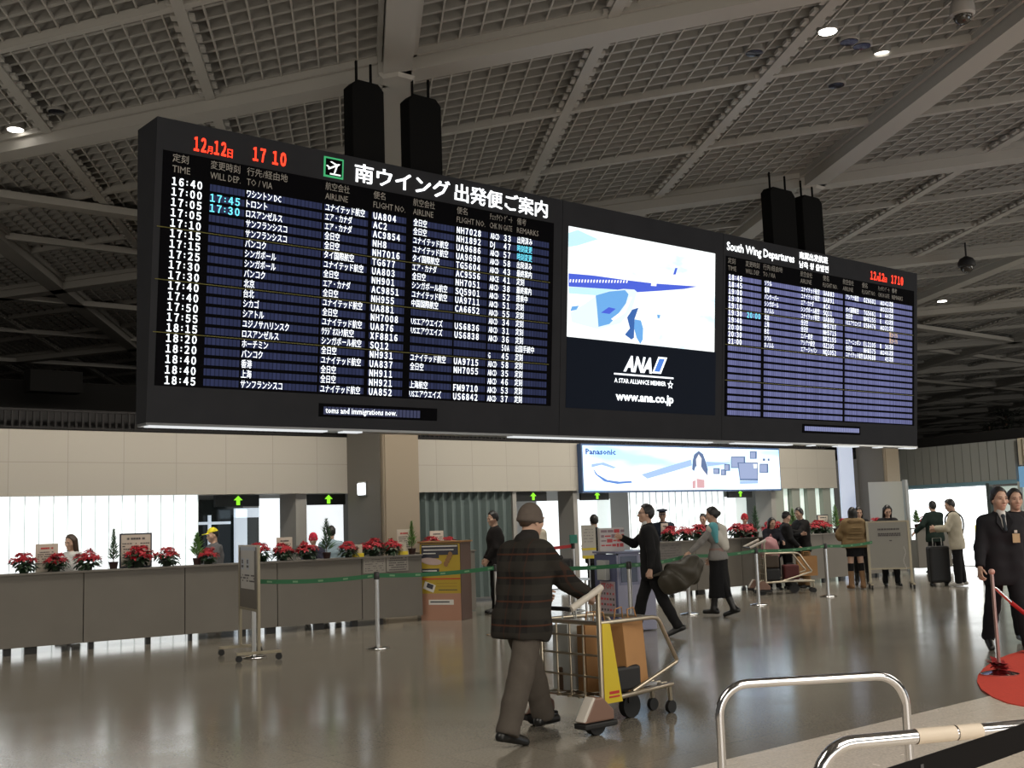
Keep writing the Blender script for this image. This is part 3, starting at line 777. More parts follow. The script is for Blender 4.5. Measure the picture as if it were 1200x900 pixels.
def lq(pts, m, off=0.014): p.add([lp(x, y, off) for x, y in reversed(pts)], [tuple(range(len(pts)))], m)
lq([(145, 205), (170, 240), (220, 268), (280, 276), (340, 272), (345, 282), (270, 288), (205, 276), (160, 240)], 0)
lq([(390, 240), (520, 200), (640, 165), (645, 195), (560, 222), (420, 262)], 1)
lq([(140, 188), (200, 180), (265, 205), (250, 210), (190, 192), (140, 205)], 1)
lq([(715, 175), (800, 180), (845, 182), (800, 190), (722, 200)], 1)
lq([(700, 275), (830, 282), (875, 288), (870, 230), (740, 240)], 3, 0.013)
lq([(648, 170), (655, 140), (678, 122), (700, 138), (715, 180), (724, 215), (722, 250), (700, 222), (690, 200), (662, 200), (655, 225), (645, 215)], 2, 0.016)
lq([(664, 165), (678, 138), (692, 160), (690, 200), (700, 218), (722, 245), (720, 300), (705, 308), (650, 308), (645, 240), (668, 215)], 4, 0.018)
lq([(645, 275), (662, 270), (660, 310), (646, 310)], 5, 0.02); lq([(668, 262), (705, 268), (706, 308), (670, 308)], 5, 0.02)
for a, b, c_, d, mm in ((840, 150, 912, 208, 6), (935, 124, 970, 162, 6), (806, 188, 836, 222, 6), (752, 208, 784, 238, 6), (790, 215, 816, 244, 6), (984, 186, 1028, 232, 6), (1000, 160, 1012, 172, 6), (1024, 160, 1034, 172, 6)):
    lq([(a, b), (c_, b), (c_, d), (a, d)], 2, 0.015); lq([(a + 3, b + 5), (c_ - 8, b + 5), (c_ - 8, d - 4), (a + 3, d - 4)], 6, 0.018)
lq([(872, 180), (974, 180), (976, 270), (884, 270)], 2, 0.020); lq([(878, 184), (970, 184), (972, 262), (886, 262)], 6, 0.022)
lq([(884, 272), (976, 270), (976, 286), (884, 288)], 1, 0.02); lq([(950, 188), (970, 188), (970, 208), (954, 210)], 3, 0.024)
p.build('picture', [glow('lb_blue', (0.10, 0.26, 0.72), 1), glow('lb_sky', (0.42, 0.62, 0.95), 1.0), glow('lb_navy', (0.09, 0.16, 0.34), 1), glow('lb_pale', (0.85, 0.95, 1), 1.3),
                    glow('lb_skin', (0.95, 0.93, 0.93), 1.1), glow('lb_rose', (0.75, 0.42, 0.45), 1), glow('lb_screen', (0.38, 0.47, 0.74), 0.9)], face)
t = MB(); a = lp(110, 138, 0.016); letters(t, 'Panasonic', a, (1, 0, 0), (0, 0, 1), h=0.125, w=0.93, bold=0.035)
t.build('lettering', glow('lb_text', (0.02, 0.09, 0.42), 1), face)

# ================================================================== GREEN ARROW SIGNS OVER THE OPENINGS
for px, x0, x1, lab in ((279, 252, 304, 'over the doorway beside the long lit wall'), (385, 361, 405, 'next to the dark side of the tan column'), (625, 605, 641, 'right of the corrugated grey screen'),
                        (700, 681, 714, 'under the left end of the light box'), (868, 854, 882, 'under the right end of the light box')):
    Y = WY + 0.3
    c0 = at(px, 587, Y); a = at(x0, 587, Y).x; b = at(x1, 587, Y).x
    o = thing('arrow_sign', 'dark sign with green up arrow, ' + lab, 'sign', ((a + b) / 2, Y, 2.115), 0, 'green arrow signs')
    w = b - a
    MB().box((0, 0.03, 0), (w, 0.06, 0.20)).build('sign_box', mat('sign_black', (0.012, 0.016, 0.014), 0.5), o, bevel=0.008)
    r = MB(); q = c0.x - (a + b) / 2; k = 0.085
    poly = [(0, 1), (1, 0.1), (0.4, 0.1), (0.4, -.9), (-.4, -.9), (-.4, 0.1), (-1, 0.1)]
    r.prism([(x * k, y * k) for x, y in poly], (q, -0.002, 0), (1, 0, 0), (0, 0, 1), 0.006)
    r.build('arrow', glow('arrow_green', (0.32, 1.0, 0.03), 1.1), o)
# square wall lamp on the column side
wl = thing('wall_lamp', 'small square white lamp on the dark side of the column', 'lamp', (11.415, 17.93, 2.27))
MB().box((0, 0, 0), (0.04, 0.26, 0.27)).build('lamp_base', steel, wl)
MB().box((-0.035, 0, 0), (0.05, 0.22, 0.22)).build('lamp_shade', glow('lamp_white', (0.93, 0.97, 1.0), 2.2), wl, bevel=0.02)
# ================================================================== COUNTERS
counter_m = mat('counter_laminate', (0.150, 0.137, 0.117), 0.5, noise=0.10, nscale=2.0)
ctop_m = mat('counter_top', (0.16, 0.145, 0.125), 0.4)
kick_m = mat('counter_foot', (0.02, 0.02, 0.02), 0.5)
CA, CB = Vector((3.6, 16.75, 0)), Vector((11.26, 15.904, 0))
CD = (CB - CA).normalized(); CN = Vector((-CD.y, CD.x, 0)); CRZ = math.atan2(CD.y, CD.x)
def con(s, d, z=0.0): p = CA + CD * s + CN * d; return Vector((p.x, p.y, z))
def counter(name, label, loc, rz, L, seams, H=1.10, sh=None):
    o = thing(name, label, 'counter', loc, rz, None)
    cuts = [0.0] + seams + [L]
    for a, b in zip(cuts[:-1], cuts[1:]):
        MB().box(((a + b) / 2, 0.02, 0.10 + (H - 0.13) / 2), (b - a - 0.012, 0.04, H - 0.13)).build('front_panel', counter_m, o, bevel=0.003)
    MB().box((L / 2, 0.056, 0.10 + (H - 0.13) / 2), (L - 0.01, 0.03, H - 0.13)).build('backing', kick_m, o)
    MB().box((L / 2, 0.14, H - 0.015), (L, 0.34, 0.03)).build('worktop', ctop_m, o, bevel=0.004)
    MB().box((L / 2, 0.46, 0.78), (L - 0.04, 0.46, 0.03)).build('desk_shelf', ctop_m, o)
    for xx in (0.015, L - 0.015): MB().box((xx, 0.36, 0.45), (0.03, 0.64, 0.70)).build('end_panel', counter_m, o)
    k = MB(); x = 0.5; rr = random.Random(3)
    while x < L - 0.1:
        k.box((x, 0.10, 0.05), (rr.choice([0.07, 0.10, 0.05, 0.16]), 0.07, 0.10)); x += rr.choice([0.22, 0.45, 0.3, 0.62, 0.8])
    k.build('foot', kick_m, o)
    return o
counter('check_in_counter', 'long grey check-in counter of seamed panels left of the yellow poster box', CA, CRZ, (CB - CA).length, [0.835 + 1.44 * k for k in range(6) if 0.3 < 0.835 + 1.44 * k < 7.5])
RCY = 15.72
counter('check_in_counter', 'grey check-in counter behind the waiting queue, under the light box', (16.45, RCY, 0), 0, 9.1, [1.44 * k for k in range(1, 7)])
counter('check_in_counter', 'short grey counter in front of the bright window at the turned wall', (26.59, 16.0, 0), math.radians(-20), 1.05, [])

o = thing('side_counter', 'small grey side counter behind the yellow poster box', 'counter', (12.62, 17.08, 0), 0)
MB().box((0, 0, 0.55), (1.0, 0.45, 1.06)).build('cabinet', counter_m, o, bevel=.005); MB().box((0, 0, 1.09), (1.04, 0.49, 0.02)).build('worktop', ctop_m, o)
# conveyor side rail seen through the gap under the counters
# ================================================================== POINSETTIAS AND SMALL CONIFERS
red_leaf = mat('poinsettia_red', (0.40, 0.010, 0.022), 0.5, noise=0.35, nscale=9)
green_leaf = mat('poinsettia_green', (0.012, 0.035, 0.012), 0.5, noise=0.3, nscale=9)
pot_m = mat('pot_dark_red', (0.035, 0.012, 0.010), 0.5)
needle_m = mat('conifer_green', (0.11, 0.24, 0.05), 0.6, noise=0.4, nscale=12)
needle2_m = mat('conifer_dark_green', (0.06, 0.13, 0.06), 0.6, noise=0.4, nscale=12)
bark_m = mat('bark', (0.09, 0.05, 0.03), 0.8)
def leaf(mb, p, d, up, L, w):
    d = d.normalized(); s = d.cross(up).normalized(); u = s.cross(d)
    a = [p, p + d * L * .35 + s * w - u * .05 * L, p + d * L * .7 + s * w * .7 - u * .08 * L, p + d * L - u * .22 * L,
         p + d * L * .7 - s * w * .7 - u * .08 * L, p + d * L * .35 - s * w - u * .05 * L, p + d * L * .4 + u * .03 * L]
    mb.add(a, [(0, 1, 6), (1, 2, 6), (2, 3, 6), (3, 4, 6), (4, 5, 6), (5, 0, 6)])
def poinsettia(label, seed, loc):
    rr = random.Random(seed)
    o = thing('poinsettia', label, 'potted plant', loc, rr.uniform(0, 6), 'poinsettias along the counters')
    MB().lathe([(0.06, 0), (0.075, 0.08), (0.08, 0.085), (0.08, 0.095), (0.05, 0.095)], n=16).build('pot', mat('pot_foil_green', (0.02, 0.03, 0.018), 0.4), o, smooth=True)
    g, r = MB(), MB()
    for k in range(90):
        a = rr.uniform(0, 2 * PI); q = rr.uniform(0.05, 0.17); z = rr.uniform(0.05, 0.20)
        p = Vector((q * math.cos(a), q * math.sin(a), z))
        leaf(g, p, Vector((math.cos(a), math.sin(a), rr.uniform(-.8, .2))), Vector((0, 0, 1)), rr.uniform(.08, .12), rr.uniform(.025, .036))
    for k in range(13):
        g.tube([(0, 0, 0.12), (0.1 * math.cos(k * 2.4), 0.1 * math.sin(k * 2.4), 0.22)], 0.004, 4)
    heads = [(rr.uniform(-.03, .03), rr.uniform(-.03, .03), 0.29)] + [(rr.uniform(.07, .10) * math.cos(k * PI / 3 + .4), rr.uniform(.07, .10) * math.sin(k * PI / 3 + .4), 0.255 + rr.uniform(-.03, .035)) for k in range(6)] + \
            [(rr.uniform(.14, .19) * math.cos(k * PI / 4.5), rr.uniform(.14, .19) * math.sin(k * PI / 4.5), 0.20 + rr.uniform(-.045, .03)) for k in range(9)]
    for h in heads:
        h = Vector(h); nrm = Vector((h.x * 3.2, h.y * 3.2, 1)).normalized()
        t1 = nrm.orthogonal().normalized(); t2 = nrm.cross(t1)
        for ring, (n, L, w, dz) in enumerate(((6, .085, .022, -.15), (5, .06, .016, .35))):
            for k in range(n):
                a = 2 * PI * (k + ring * .5) / n + rr.uniform(-.2, .2)
                leaf(r, h + nrm * .004 * ring, t1 * math.cos(a) + t2 * math.sin(a) + nrm * (dz + rr.uniform(-.2, .2)), nrm, L * rr.uniform(.85, 1.15), w)
    g.build('leaves', green_leaf, o); r.build('bracts', red_leaf, o)
    return o
def conifer(label, seed, loc, h=0.36, m=None, w=0.075):
    rr = random.Random(seed)
    o = thing('potted_conifer', label, 'potted plant', loc, rr.uniform(0, 6), 'small conifers along the counters')
    MB().lathe([(0.05, 0), (0.065, 0.085), (0.07, 0.09), (0.07, 0.10), (0.045, 0.10)], n=14).build('pot', pot_m, o, smooth=True)
    MB().tube([(0, 0, 0.08), (0, 0, 0.12 + h * .9)], [0.008, 0.002], 6).build('trunk', bark_m, o)
    f = MB(); n = 130
    for k in range(n):
        t = k / n; z = 0.12 + h * t; R = w * (1 - t) ** .8 * (0.75 + .35 * rr.random()) + .006
        a = k * 2.399
        p = Vector((.15 * R * math.cos(a), .15 * R * math.sin(a), z))
        leaf(f, p, Vector((math.cos(a), math.sin(a), .9 + t)), Vector((-math.cos(a), -math.sin(a), 1)), (R * 1.3 + .015) * rr.uniform(.6, 1.9) + .012, .006 + .003 * (1 - t))
    f.build('foliage', m or needle_m, o)
    return o
pts = [poinsettia('x', s, (0, 0, 0)) for s in (1, 2, 3)]
used = [False] * 3
def put_poinsettia(loc, label, k, sc=1.0):
    b = pts[k % 3]
    if not used[k % 3]:
        used[k % 3] = True; b.location = loc; b['label'] = label; b.scale = (sc, sc, sc); return b
    return dup(b, loc, k * 1.3, label, None, sc)
def s_of(px, py=655):
    r = ray(px, py); A = CA + CN * 0.16
    t = (A.x * CN.x + A.y * CN.y) / (r[0] * CN.x + r[1] * CN.y)
    return (Vector((r[0] * t, r[1] * t, 0)) - CA).dot(CD)
LEFT = [(28, 'red poinsettia at the left end of the long counter, first of the row'),
        (66, 'red poinsettia between the small beige notice and the seated clerk'),
        (103, 'red poinsettia just right of the long-haired clerk'),
        (163, 'red poinsettia in front of the large framed notice'),
        (196, 'red poinsettia alone against the lit wall, right of the large framed notice'),
        (243, 'red poinsettia in front of the worker in the yellow cap'),
        (304, 'red poinsettia just behind the white wheeled notice stand'),
        (332, 'red poinsettia left of the clerk in the red cap, beside the beige card'),
        (359, 'red poinsettia in front of the clerk in the red cap'),
        (408, 'red poinsettia left of the beige and yellow box on the long counter'),
        (437, 'red poinsettia above the white notice hung on the long counter, left of its pair'),
        (459, 'red poinsettia above the white notice hung on the long counter, right of its pair'),
        (505, 'red poinsettia behind the top left edge of the yellow poster box'),
        (526, 'red poinsettia behind the top right edge of the yellow poster box')]
for i, (px, lab) in enumerate(LEFT):
    loc = con(s_of(px), 0.16, 1.10)
    if px > 500: q = at(px, 630, 17.0); loc = (q.x, 17.0, 1.10)
    put_poinsettia(loc, lab, i, (1.0, 0.92, 1.05, 0.97)[i % 4] * (0.92 if i not in (3,) else 1.08))
RIGHT = [(786, 'red poinsettia right beside the officer in the peaked cap'), (803, 'dark red poinsettia left of the dark-haired clerk behind the counter'),
         (818, 'dark red poinsettia in front of the dark-haired clerk behind the counter'), (863, 'dark red poinsettia left of the clerk in the red hat'),
         (877, 'dark red poinsettia in front of the clerk in the red hat'), (903, 'red poinsettia behind the woman with the pink backpack'),
         (914, 'red poinsettia left of the man in the dark cap at the counter'), (922, 'red poinsettia behind the man in the dark cap at the counter'),
         (938, 'red poinsettia behind the two men at the counter, between their heads'), (957, 'red poinsettia just right of the man in khaki trousers'),
         (966, 'red poinsettia under the small framed card on the right counter'), (990, 'red poinsettia left of the woman in the padded coat'),
         (1028, 'red poinsettia right of the woman in the padded coat')]
for i, (px, lab) in enumerate(RIGHT):
    p = at(px, 625, RCY + 0.15)
    put_poinsettia((p.x, RCY + 0.15, 1.10), lab, i + 1, (1.0, 0.95, 1.05)[i % 3])
put_poinsettia((27.05, 16.00, 1.10), 'red poinsettia on the short counter by the bright window', 2)
for px, h, lab, m, w in ((133, 0.44, 'thin feathery conifer left of the large framed notice', needle2_m, 0.06), (231, 0.34, 'small conifer between the yellow-capped worker and the wheeled notice stand', needle_m, 0.075),
                         (383, 0.50, 'tall bluish conifer beside the bright white doorway panel', needle2_m, 0.10), (483, 0.42, 'slim bright green conifer left of the yellow poster box', needle_m, 0.06)):
    conifer(lab, px, con(s_of(px), 0.16, 1.10), h, m, w)
for px, h, lab, m in ((886, 0.52, 'thin conifer right of the clerk in the red hat', needle2_m), (930, 0.45, 'conifer standing behind the man in the dark cap', needle_m), (980, 0.50, 'tall green conifer beside the framed card on the right counter', needle_m)):
    p = at(px, 625, RCY + 0.15); conifer(lab, px, (p.x, RCY + 0.15, 1.10), h, m, 0.085)
conifer('small conifer on the short counter by the bright window', 9, (26.78, 16.10, 1.10), 0.32, needle_m, 0.09)

# ---- notices and boxes on the counters
paper_m = mat('paper_cream', (0.56, 0.50, 0.42), 0.6)
paper_w = mat('paper_white', (0.68, 0.66, 0.62), 0.6)
ink_m = mat('ink_grey', (0.09, 0.08, 0.08), 0.7)
redink = mat('ink_red', (0.50, 0.03, 0.03), 0.6)
frame_dk = mat('frame_dark', (0.03, 0.03, 0.045), 0.4)
yel_m = mat('yellow_plastic', (0.80, 0.62, 0.03), 0.45)
def bars(mb, x0, x1, z0, rows, dz, hgt, y, m, rr, dens=0.7):
    for r in range(rows):
        x = x0
        while x < x1 - 0.004:
            w = min(rr.uniform(0.008, 0.03) * (x1 - x0) / 0.25, x1 - x)
            if rr.random() < dens: mb.box((x + w / 2, y, z0 - r * dz), (w * .9, 0.002, hgt), m=m)
            x += w * 1.1
def notice(label, loc, rz, w, h, frame=None, head=ink_m, rows=6, lean=0.0, pm=None):
    o = thing('counter_notice', label, 'notice', loc, rz, 'notices on the counters')
    rr = random.Random(int(w * 1e4))
    MB().box((0, 0.012, h / 2), (w, 0.016, h)).build('board', frame or pm or paper_m, o)
    p = MB(); b = 0.02 if frame else 0.0
    p.box((0, 0.003, h / 2), (w - 2 * b - .004, 0.004, h - 2 * b - .004)); 
    bars(p, -w * .28, w * .28, h * .84, 1, 1, h * .06, -0.0005, 2, rr, .95)
    bars(p, -w * .42, w * .42, h * .70, rows, h * .08, h * .03, -0.0005, 1, rr)
    p.build('sheet', [pm or paper_m, ink_m, head], o)
    MB().box((0, 0.06, 0.01), (w * .6, 0.10, 0.02)).build('foot', frame_dk, o)
    return o
notice('small beige notice with red heading near the long-haired clerk', con(1.84, 0.30, 1.10), CRZ, 0.30, 0.39, None, redink)
notice('large framed notice standing on the long counter behind a poinsettia', con(3.08, 0.30, 1.10), CRZ, 0.47, 0.50, frame_dk)
notice('beige card standing left of the clerk in the red cap', con(5.42, 0.34, 1.10), CRZ, 0.26, 0.36)
notice('tall cream leaflet stand with a red band beside the slim conifer', con(7.55, 0.32, 1.10), CRZ, 0.26, 0.42, None, redink)
notice('cream card standing behind the yellow poster box', (at(512, 630, 17.15).x, 17.15, 1.10), CRZ, 0.28, 0.37)
notice('small framed card above the red flowers on the right counter', (at(965, 615, RCY + .3).x, RCY + .3, 1.10), 0, 0.42, 0.42, frame_dk)
notice('pale card standing next to the officer in the peaked cap', (at(779, 615, RCY + .35).x, RCY + .35, 1.10), 0, 0.20, 0.36)
for s, lab, w in ((6.60, 'small beige and yellow box between two poinsettias', 0.17), (7.42, 'small yellow carton at the foot of the leaflet stand', 0.15)):
    o = thing('leaflet_box', lab, 'box', con(s, 0.14, 1.10), CRZ, 'leaflet boxes on the long counter')
    MB().box((0, 0, 0.03), (w, 0.10, 0.06)).build('tray', yel_m, o); MB().box((0, 0.02, 0.12), (w * .9, 0.05, 0.16)).build('leaflets', paper_m, o)
hn = thing('hanging_notice', 'wide white notice hung on the front of the long counter', 'notice', con(7.03, -0.008, 1.10), CRZ)
p = MB(); rr = random.Random(5)
p.box((-0.21, 0, -0.14), (0.40, 0.006, 0.25)); p.box((0.21, 0, -0.13), (0.40, 0.006, 0.25))
bars(p, -.38, -.04, -.05, 6, .035, .010, -0.004, 1, rr); bars(p, .05, .38, -.045, 6, .037, .018, -0.004, 1, rr, .9)
p.build('sheet', [mat('paper_grey', (0.27, 0.25, 0.22), 0.6), ink_m], hn)
hn2 = thing('hanging_notice', 'dark slatted notice hung on the right counter below the officer', 'notice', (16.98, RCY - 0.008, 1.10))
p = MB(); p.box((0, 0, -0.20), (0.95, 0.006, 0.34)); bars(p, -.42, .42, -.08, 6, .05, .016, -0.004, 1, rr); p.build('sheet', [mat('paper_dark', (0.13, 0.12, 0.11), 0.6), ink_m], hn2)

# ================================================================== YELLOW POSTER BOX
p0, p1 = fl(495, 727), fl(540, 727)
d = (p1 - p0); wbx = d.length; rz = math.atan2(d.y, d.x)
pb = thing('poster_box', 'tall orange display box with a yellow poster at the end of the long counter', 'display box', (p0 + p1) / 2, rz)
hx = 1.28
wbx += .05
MB().box((0, 0.22, hx / 2), (wbx, 0.42, hx)).build('cabinet', mat('poster_brown', (0.12, 0.075, 0.06), 0.5), pb, bevel=0.006)
MB().box((0, 0.22, hx + 0.012), (wbx + 0.05, 0.48, 0.025)).build('lid', mat('poster_lid', (0.30, 0.16, 0.06), 0.5), pb)
q = MB(); W2 = wbx - 0.02
def pq(x0, x1, z0, z1, m, off=0.004): q.box(((x0 + x1) / 2 * W2 - 0.0, -off, (z0 + z1) / 2 * hx), ((x1 - x0) * W2, 0.004, (z1 - z0) * hx), m=m)
pq(-.5, .5, 0.0, 0.345, 0); pq(-.5, .5, .345, .985, 1, .004); pq(-.46, .46, .84, .975, 2, .007); pq(-.46, -.02, .80, .84, 2, .007)
pq(-.44, .44, .945, .96, 3, .009); pq(-.4, .35, .90, .912, 3, .009); pq(-.42, -.1, .855, .868, 3, .009)
pq(-.5, -.02, .575, .665, 2, .007); pq(-.44, -.08, .63, .645, 3, .009); pq(-.44, -.15, .595, .61, 3, .009)
pq(-.5, .5, .525, .54, 5, .007); pq(-.1, .42, .47, .48, 4, .007); pq(-.1, .42, .43, .44, 4, .007); pq(-.05, .42, .385, .395, 2, .007)
pq(-.3, .32, .20, .265, 3, .008); pq(-.26, .22, .228, .245, 2, .010)
M2 = Matrix.Rotation(0.35, 3, 'Y')
q.box((-.28 * W2, -.008, .43 * hx), (.28 * W2, .004, .10 * hx), m=3, M=M2); q.box((-.26 * W2, -.010, .44 * hx), (.16 * W2, .004, .06 * hx), m=2, M=M2)
q.prism([(.27 * W2 * math.cos(a), .045 * hx * math.sin(a)) for a in np.linspace(0, 2 * PI, 20)[:-1]], (-.22 * W2, -.006, .76 * hx), (1, 0, -.12), (0.12, 0, 1), .004, m=6)
for k in range(4): q.prism([(.05 * W2 * math.cos(a) + (.10 - .02 * k) * W2, .035 * hx * math.sin(a)) for a in np.linspace(0, 2 * PI, 14)[:-1]], ((.05 + .06 * k) * W2, -.008 - .001 * k, (.70 + .045 * k) * hx), (1, 0, 0.4), (-.4, 0, 1), .004, m=7)
q.build('poster', [mat('poster_orange', (0.40, 0.21, 0.14), 0.5), mat('poster_yellow', (0.44, 0.31, 0.03), 0.5), frame_dk, paper_w, mat('poster_amber', (0.35, 0.22, 0.03), 0.5), redink,
                   mat('poster_pale', (0.48, 0.36, 0.33), 0.5), mat('poster_skin', (0.28, 0.15, 0.06), 0.5)], pb)

# ================================================================== WHEELED NOTICE STANDS
bronze = mat('stand_beige_metal', (0.36, 0.32, 0.235), 0.38, metal=0.55)
board_m = mat('stand_board_grey', (0.13, 0.115, 0.095), 0.55)
tyre_m = mat('black_rubber', (0.012, 0.012, 0.012), 0.6)
def board_stand(label, a, b, top, zb, bar, panel_m, notes):
    a, b = Vector(a), Vector(b); d = b - a; L = d.length; rz = math.atan2(d.y, d.x)
    o = thing('notice_stand', label, 'notice stand', a, rz, 'wheeled notice stands')
    for x in (0.0, L):
        MB().box((x, 0, (top + 0.09) / 2), (0.05, 0.035, top - 0.09)).build('post', bronze, o, bevel=0.004)
        f = MB().box((x, 0, 0.10), (0.05, bar, 0.035)).build('foot_bar', bronze, o, bevel=0.004)
        for s in (-1, 1):
            c = MB(); c.tube([(x - 0.015, s * (bar / 2 - .03), 0.04), (x + 0.015, s * (bar / 2 - .03), 0.04)], 0.04, 12); c.box((x, s * (bar / 2 - .03), 0.075), (0.04, 0.03, 0.03))
            c.build('caster', tyre_m, f)
    MB().box((L / 2, 0, (top + zb) / 2), (L - 0.05, 0.02, top - zb)).build('board', panel_m, o)
    for z in (top - 0.015, zb): MB().box((L / 2, 0, z), (L - 0.05, 0.03, 0.03)).build('rail', bronze, o)
    n = MB(); notes(n, L, top); n.build('notice_sheet', [mat('paper_grey_lit', (0.48, 0.46, 0.43), 0.6), ink_m, mat('paper_pale_blue', (0.42, 0.45, 0.50), 0.6)], o)
    return o
def notes1(n, L, top):
    y = -0.014; n.box((L / 2 - .02, y, top - 0.30), (L * .72, 0.004, 0.50))
    n.box((L * .22, y - .003, top - 0.24), (0.14, 0.003, 0.14), m=2); n.box((L * .5, y - .003, top - 0.24), (0.14, 0.003, 0.14), m=2)
    for xx in (.22, .5): n.box((L * xx, y - .005, top - .21), (.06, .003, .05), m=1); n.box((L * xx, y - .005, top - .27), (.10, .003, .03), m=1)
    rr = random.Random(2); bars(n, L * .12, L * .85, top - .38, 3, .035, .018, y - .003, 1, rr)
    n.box((L / 2, y - .001, top - .045), (L * .8, .003, .05), m=2)
near = Vector((6.76, 13.02, 0)); far = Vector((6.98, 13.95, 0))
board_stand('beige-framed notice stand on wheels in front of the long counter', far, near, 1.40, 0.60, 0.55, board_m, notes1)
def notes2(n, L, top):
    y = -0.014; rr = random.Random(4)
    bars(n, L * .25, L * .78, top - .17, 1, .03, .035, y, 1, rr, .95); bars(n, L * .25, L * .80, top - .26, 2, .035, .028, y, 1, rr, .9); n.box((L * .55, y, top - .40), (.05, .003, .02), m=1)
    for k in range(9): n.box((L * (.86 + .03 * math.sin(k * .9)), y, top - .55 - .05 * k), (.012, .004, .055), m=0)
board_stand('grey notice stand on wheels at the end of the green belt', (20.72, 13.58, 0), (21.22, 12.95, 0), 1.36, 0.40, 0.62, mat('stand_board_pale', (0.27, 0.26, 0.23), 0.5), notes2)

# ================================================================== BELT BARRIERS
belt_g = mat('belt_green', (0.02, 0.145, 0.055), 0.6)
belt_mark = mat('belt_mark', (0.16, 0.32, 0.17), 0.6)
head_m = mat('barrier_head', (0.03, 0.03, 0.03), 0.4)
def stanchion(label, loc, to=None, h=0.99, belt=belt_g, mark=belt_mark, group='posts of the green belt barrier', sag=0.03, bh=0.055):
    loc = Vector(loc)
    o = thing('belt_barrier', label, 'barrier post', loc, 0, group)
    MB().lathe([(0.155, 0), (0.16, 0.008), (0.15, 0.016), (0.06, 0.03), (0.03, 0.04)], n=24).build('base', chrome, o, smooth=True)
    MB().tube([(0, 0, 0.03), (0, 0, h - 0.07)], 0.030, 16).build('post', steel, o, smooth=True)
    MB().lathe([(0.034, h - 0.10), (0.038, h - 0.09), (0.038, h - 0.01), (0.03, h)], n=16).build('head', head_m, o, smooth=True)
    if to is not None:
        v = Vector(to) - loc; v.z = 0; L = v.length; u = v.normalized(); n = Vector((-u.y, u.x, 0)) * 0.002
        b = MB(); K = 14; z0 = h - 0.05
        for i in range(K):
            t0, t1 = i / K, (i + 1) / K
            s0, s1 = z0 - 4 * sag * t0 * (1 - t0), z0 - 4 * sag * t1 * (1 - t1)
            p, q = u * (0.035 + (L - .07) * t0), u * (0.035 + (L - .07) * t1)
            lo = [p - n + Vector((0, 0, s0 - bh / 2)), q - n + Vector((0, 0, s1 - bh / 2)), q + n + Vector((0, 0, s1 - bh / 2)), p + n + Vector((0, 0, s0 - bh / 2))]
            hi = [x + Vector((0, 0, bh)) for x in lo]
            b.hexa(lo, hi, 0)
            if mark and i % 3 == 1:
                lo2 = [p.lerp(q, .2) - n * 1.8 + Vector((0, 0, s0 - bh * .2)), p.lerp(q, .8) - n * 1.8 + Vector((0, 0, s1 - bh * .2)), p.lerp(q, .8) + n * 1.8 + Vector((0, 0, s1 - bh * .2)), p.lerp(q, .2) + n * 1.8 + Vector((0, 0, s0 - bh * .2))]
                b.hexa(lo2, [x + Vector((0, 0, bh * .4)) for x in lo2], 1)
        b.build('belt', [belt, mark or belt], o)
    return o
SP = [((6.90, 13.42), 'silver barrier post half hidden behind the beige-framed notice stand'), ((8.42, 12.93), 'silver barrier post standing alone in front of the long counter'),
      ((10.45, 12.95), 'silver barrier post hidden behind the man in the plaid jacket'), ((11.42, 11.25), 'silver barrier post in front of the blue ticket machine'),
      ((14.34, 12.80), 'silver barrier post behind the olive bag of the man in the suit'), ((16.39, 13.01), 'silver barrier post in front of the woman with the pink backpack'),
      ((18.60, 13.12), 'silver barrier post between the khaki-trousered man and the woman in the padded coat')]
for i, (p, lab) in enumerate(SP):
    nx = SP[i + 1][0] if i + 1 < len(SP) else (20.70, 13.45)
    stanchion(lab, (p[0], p[1], 0), (nx[0], nx[1], 0))
# red belt in the opening, with a small green sign on its post
o = stanchion('barrier post with a small green sign and a red belt behind the plaid man', (13.95, 15.1, 0), (12.4, 15.25, 0), 1.18, mat('belt_red', (0.55, 0.03, 0.03), 0.5), None, None)
MB().box((0, -0.02, 1.25), (0.17, 0.02, 0.15)).build('sign', mat('sign_teal', (0.02, 0.22, 0.16), 0.5), o)
# white banner on a slim stand
o = thing('banner_stand', 'narrow white banner with a yellow foot behind the blue ticket machine', 'banner', (13.2, 13.9, 0), math.radians(-30))
MB().tube([(0, 0.02, 0.02), (0, 0.02, 1.48)], 0.012, 8).build('pole', steel, o); MB().lathe([(0.14, 0), (0.14, 0.012), (0.02, 0.03)], n=16).build('base', steel, o)
b = MB(); rr = random.Random(8); b.box((0, 0, 1.22), (0.24, 0.006, 0.54)); b.box((0, -0.002, 1.10), (0.235, 0.006, 0.035), m=2); b.box((0, -0.002, 0.97), (0.235, 0.006, 0.05), m=2)
bars(b, -.08, .08, 1.42, 5, .05, .016, -.005, 1, rr); b.build('banner', [mat('banner_white', (0.60, 0.57, 0.50), 0.6), mat('ink_soft', (0.35, 0.33, 0.3), 0.6), yel_m], o)
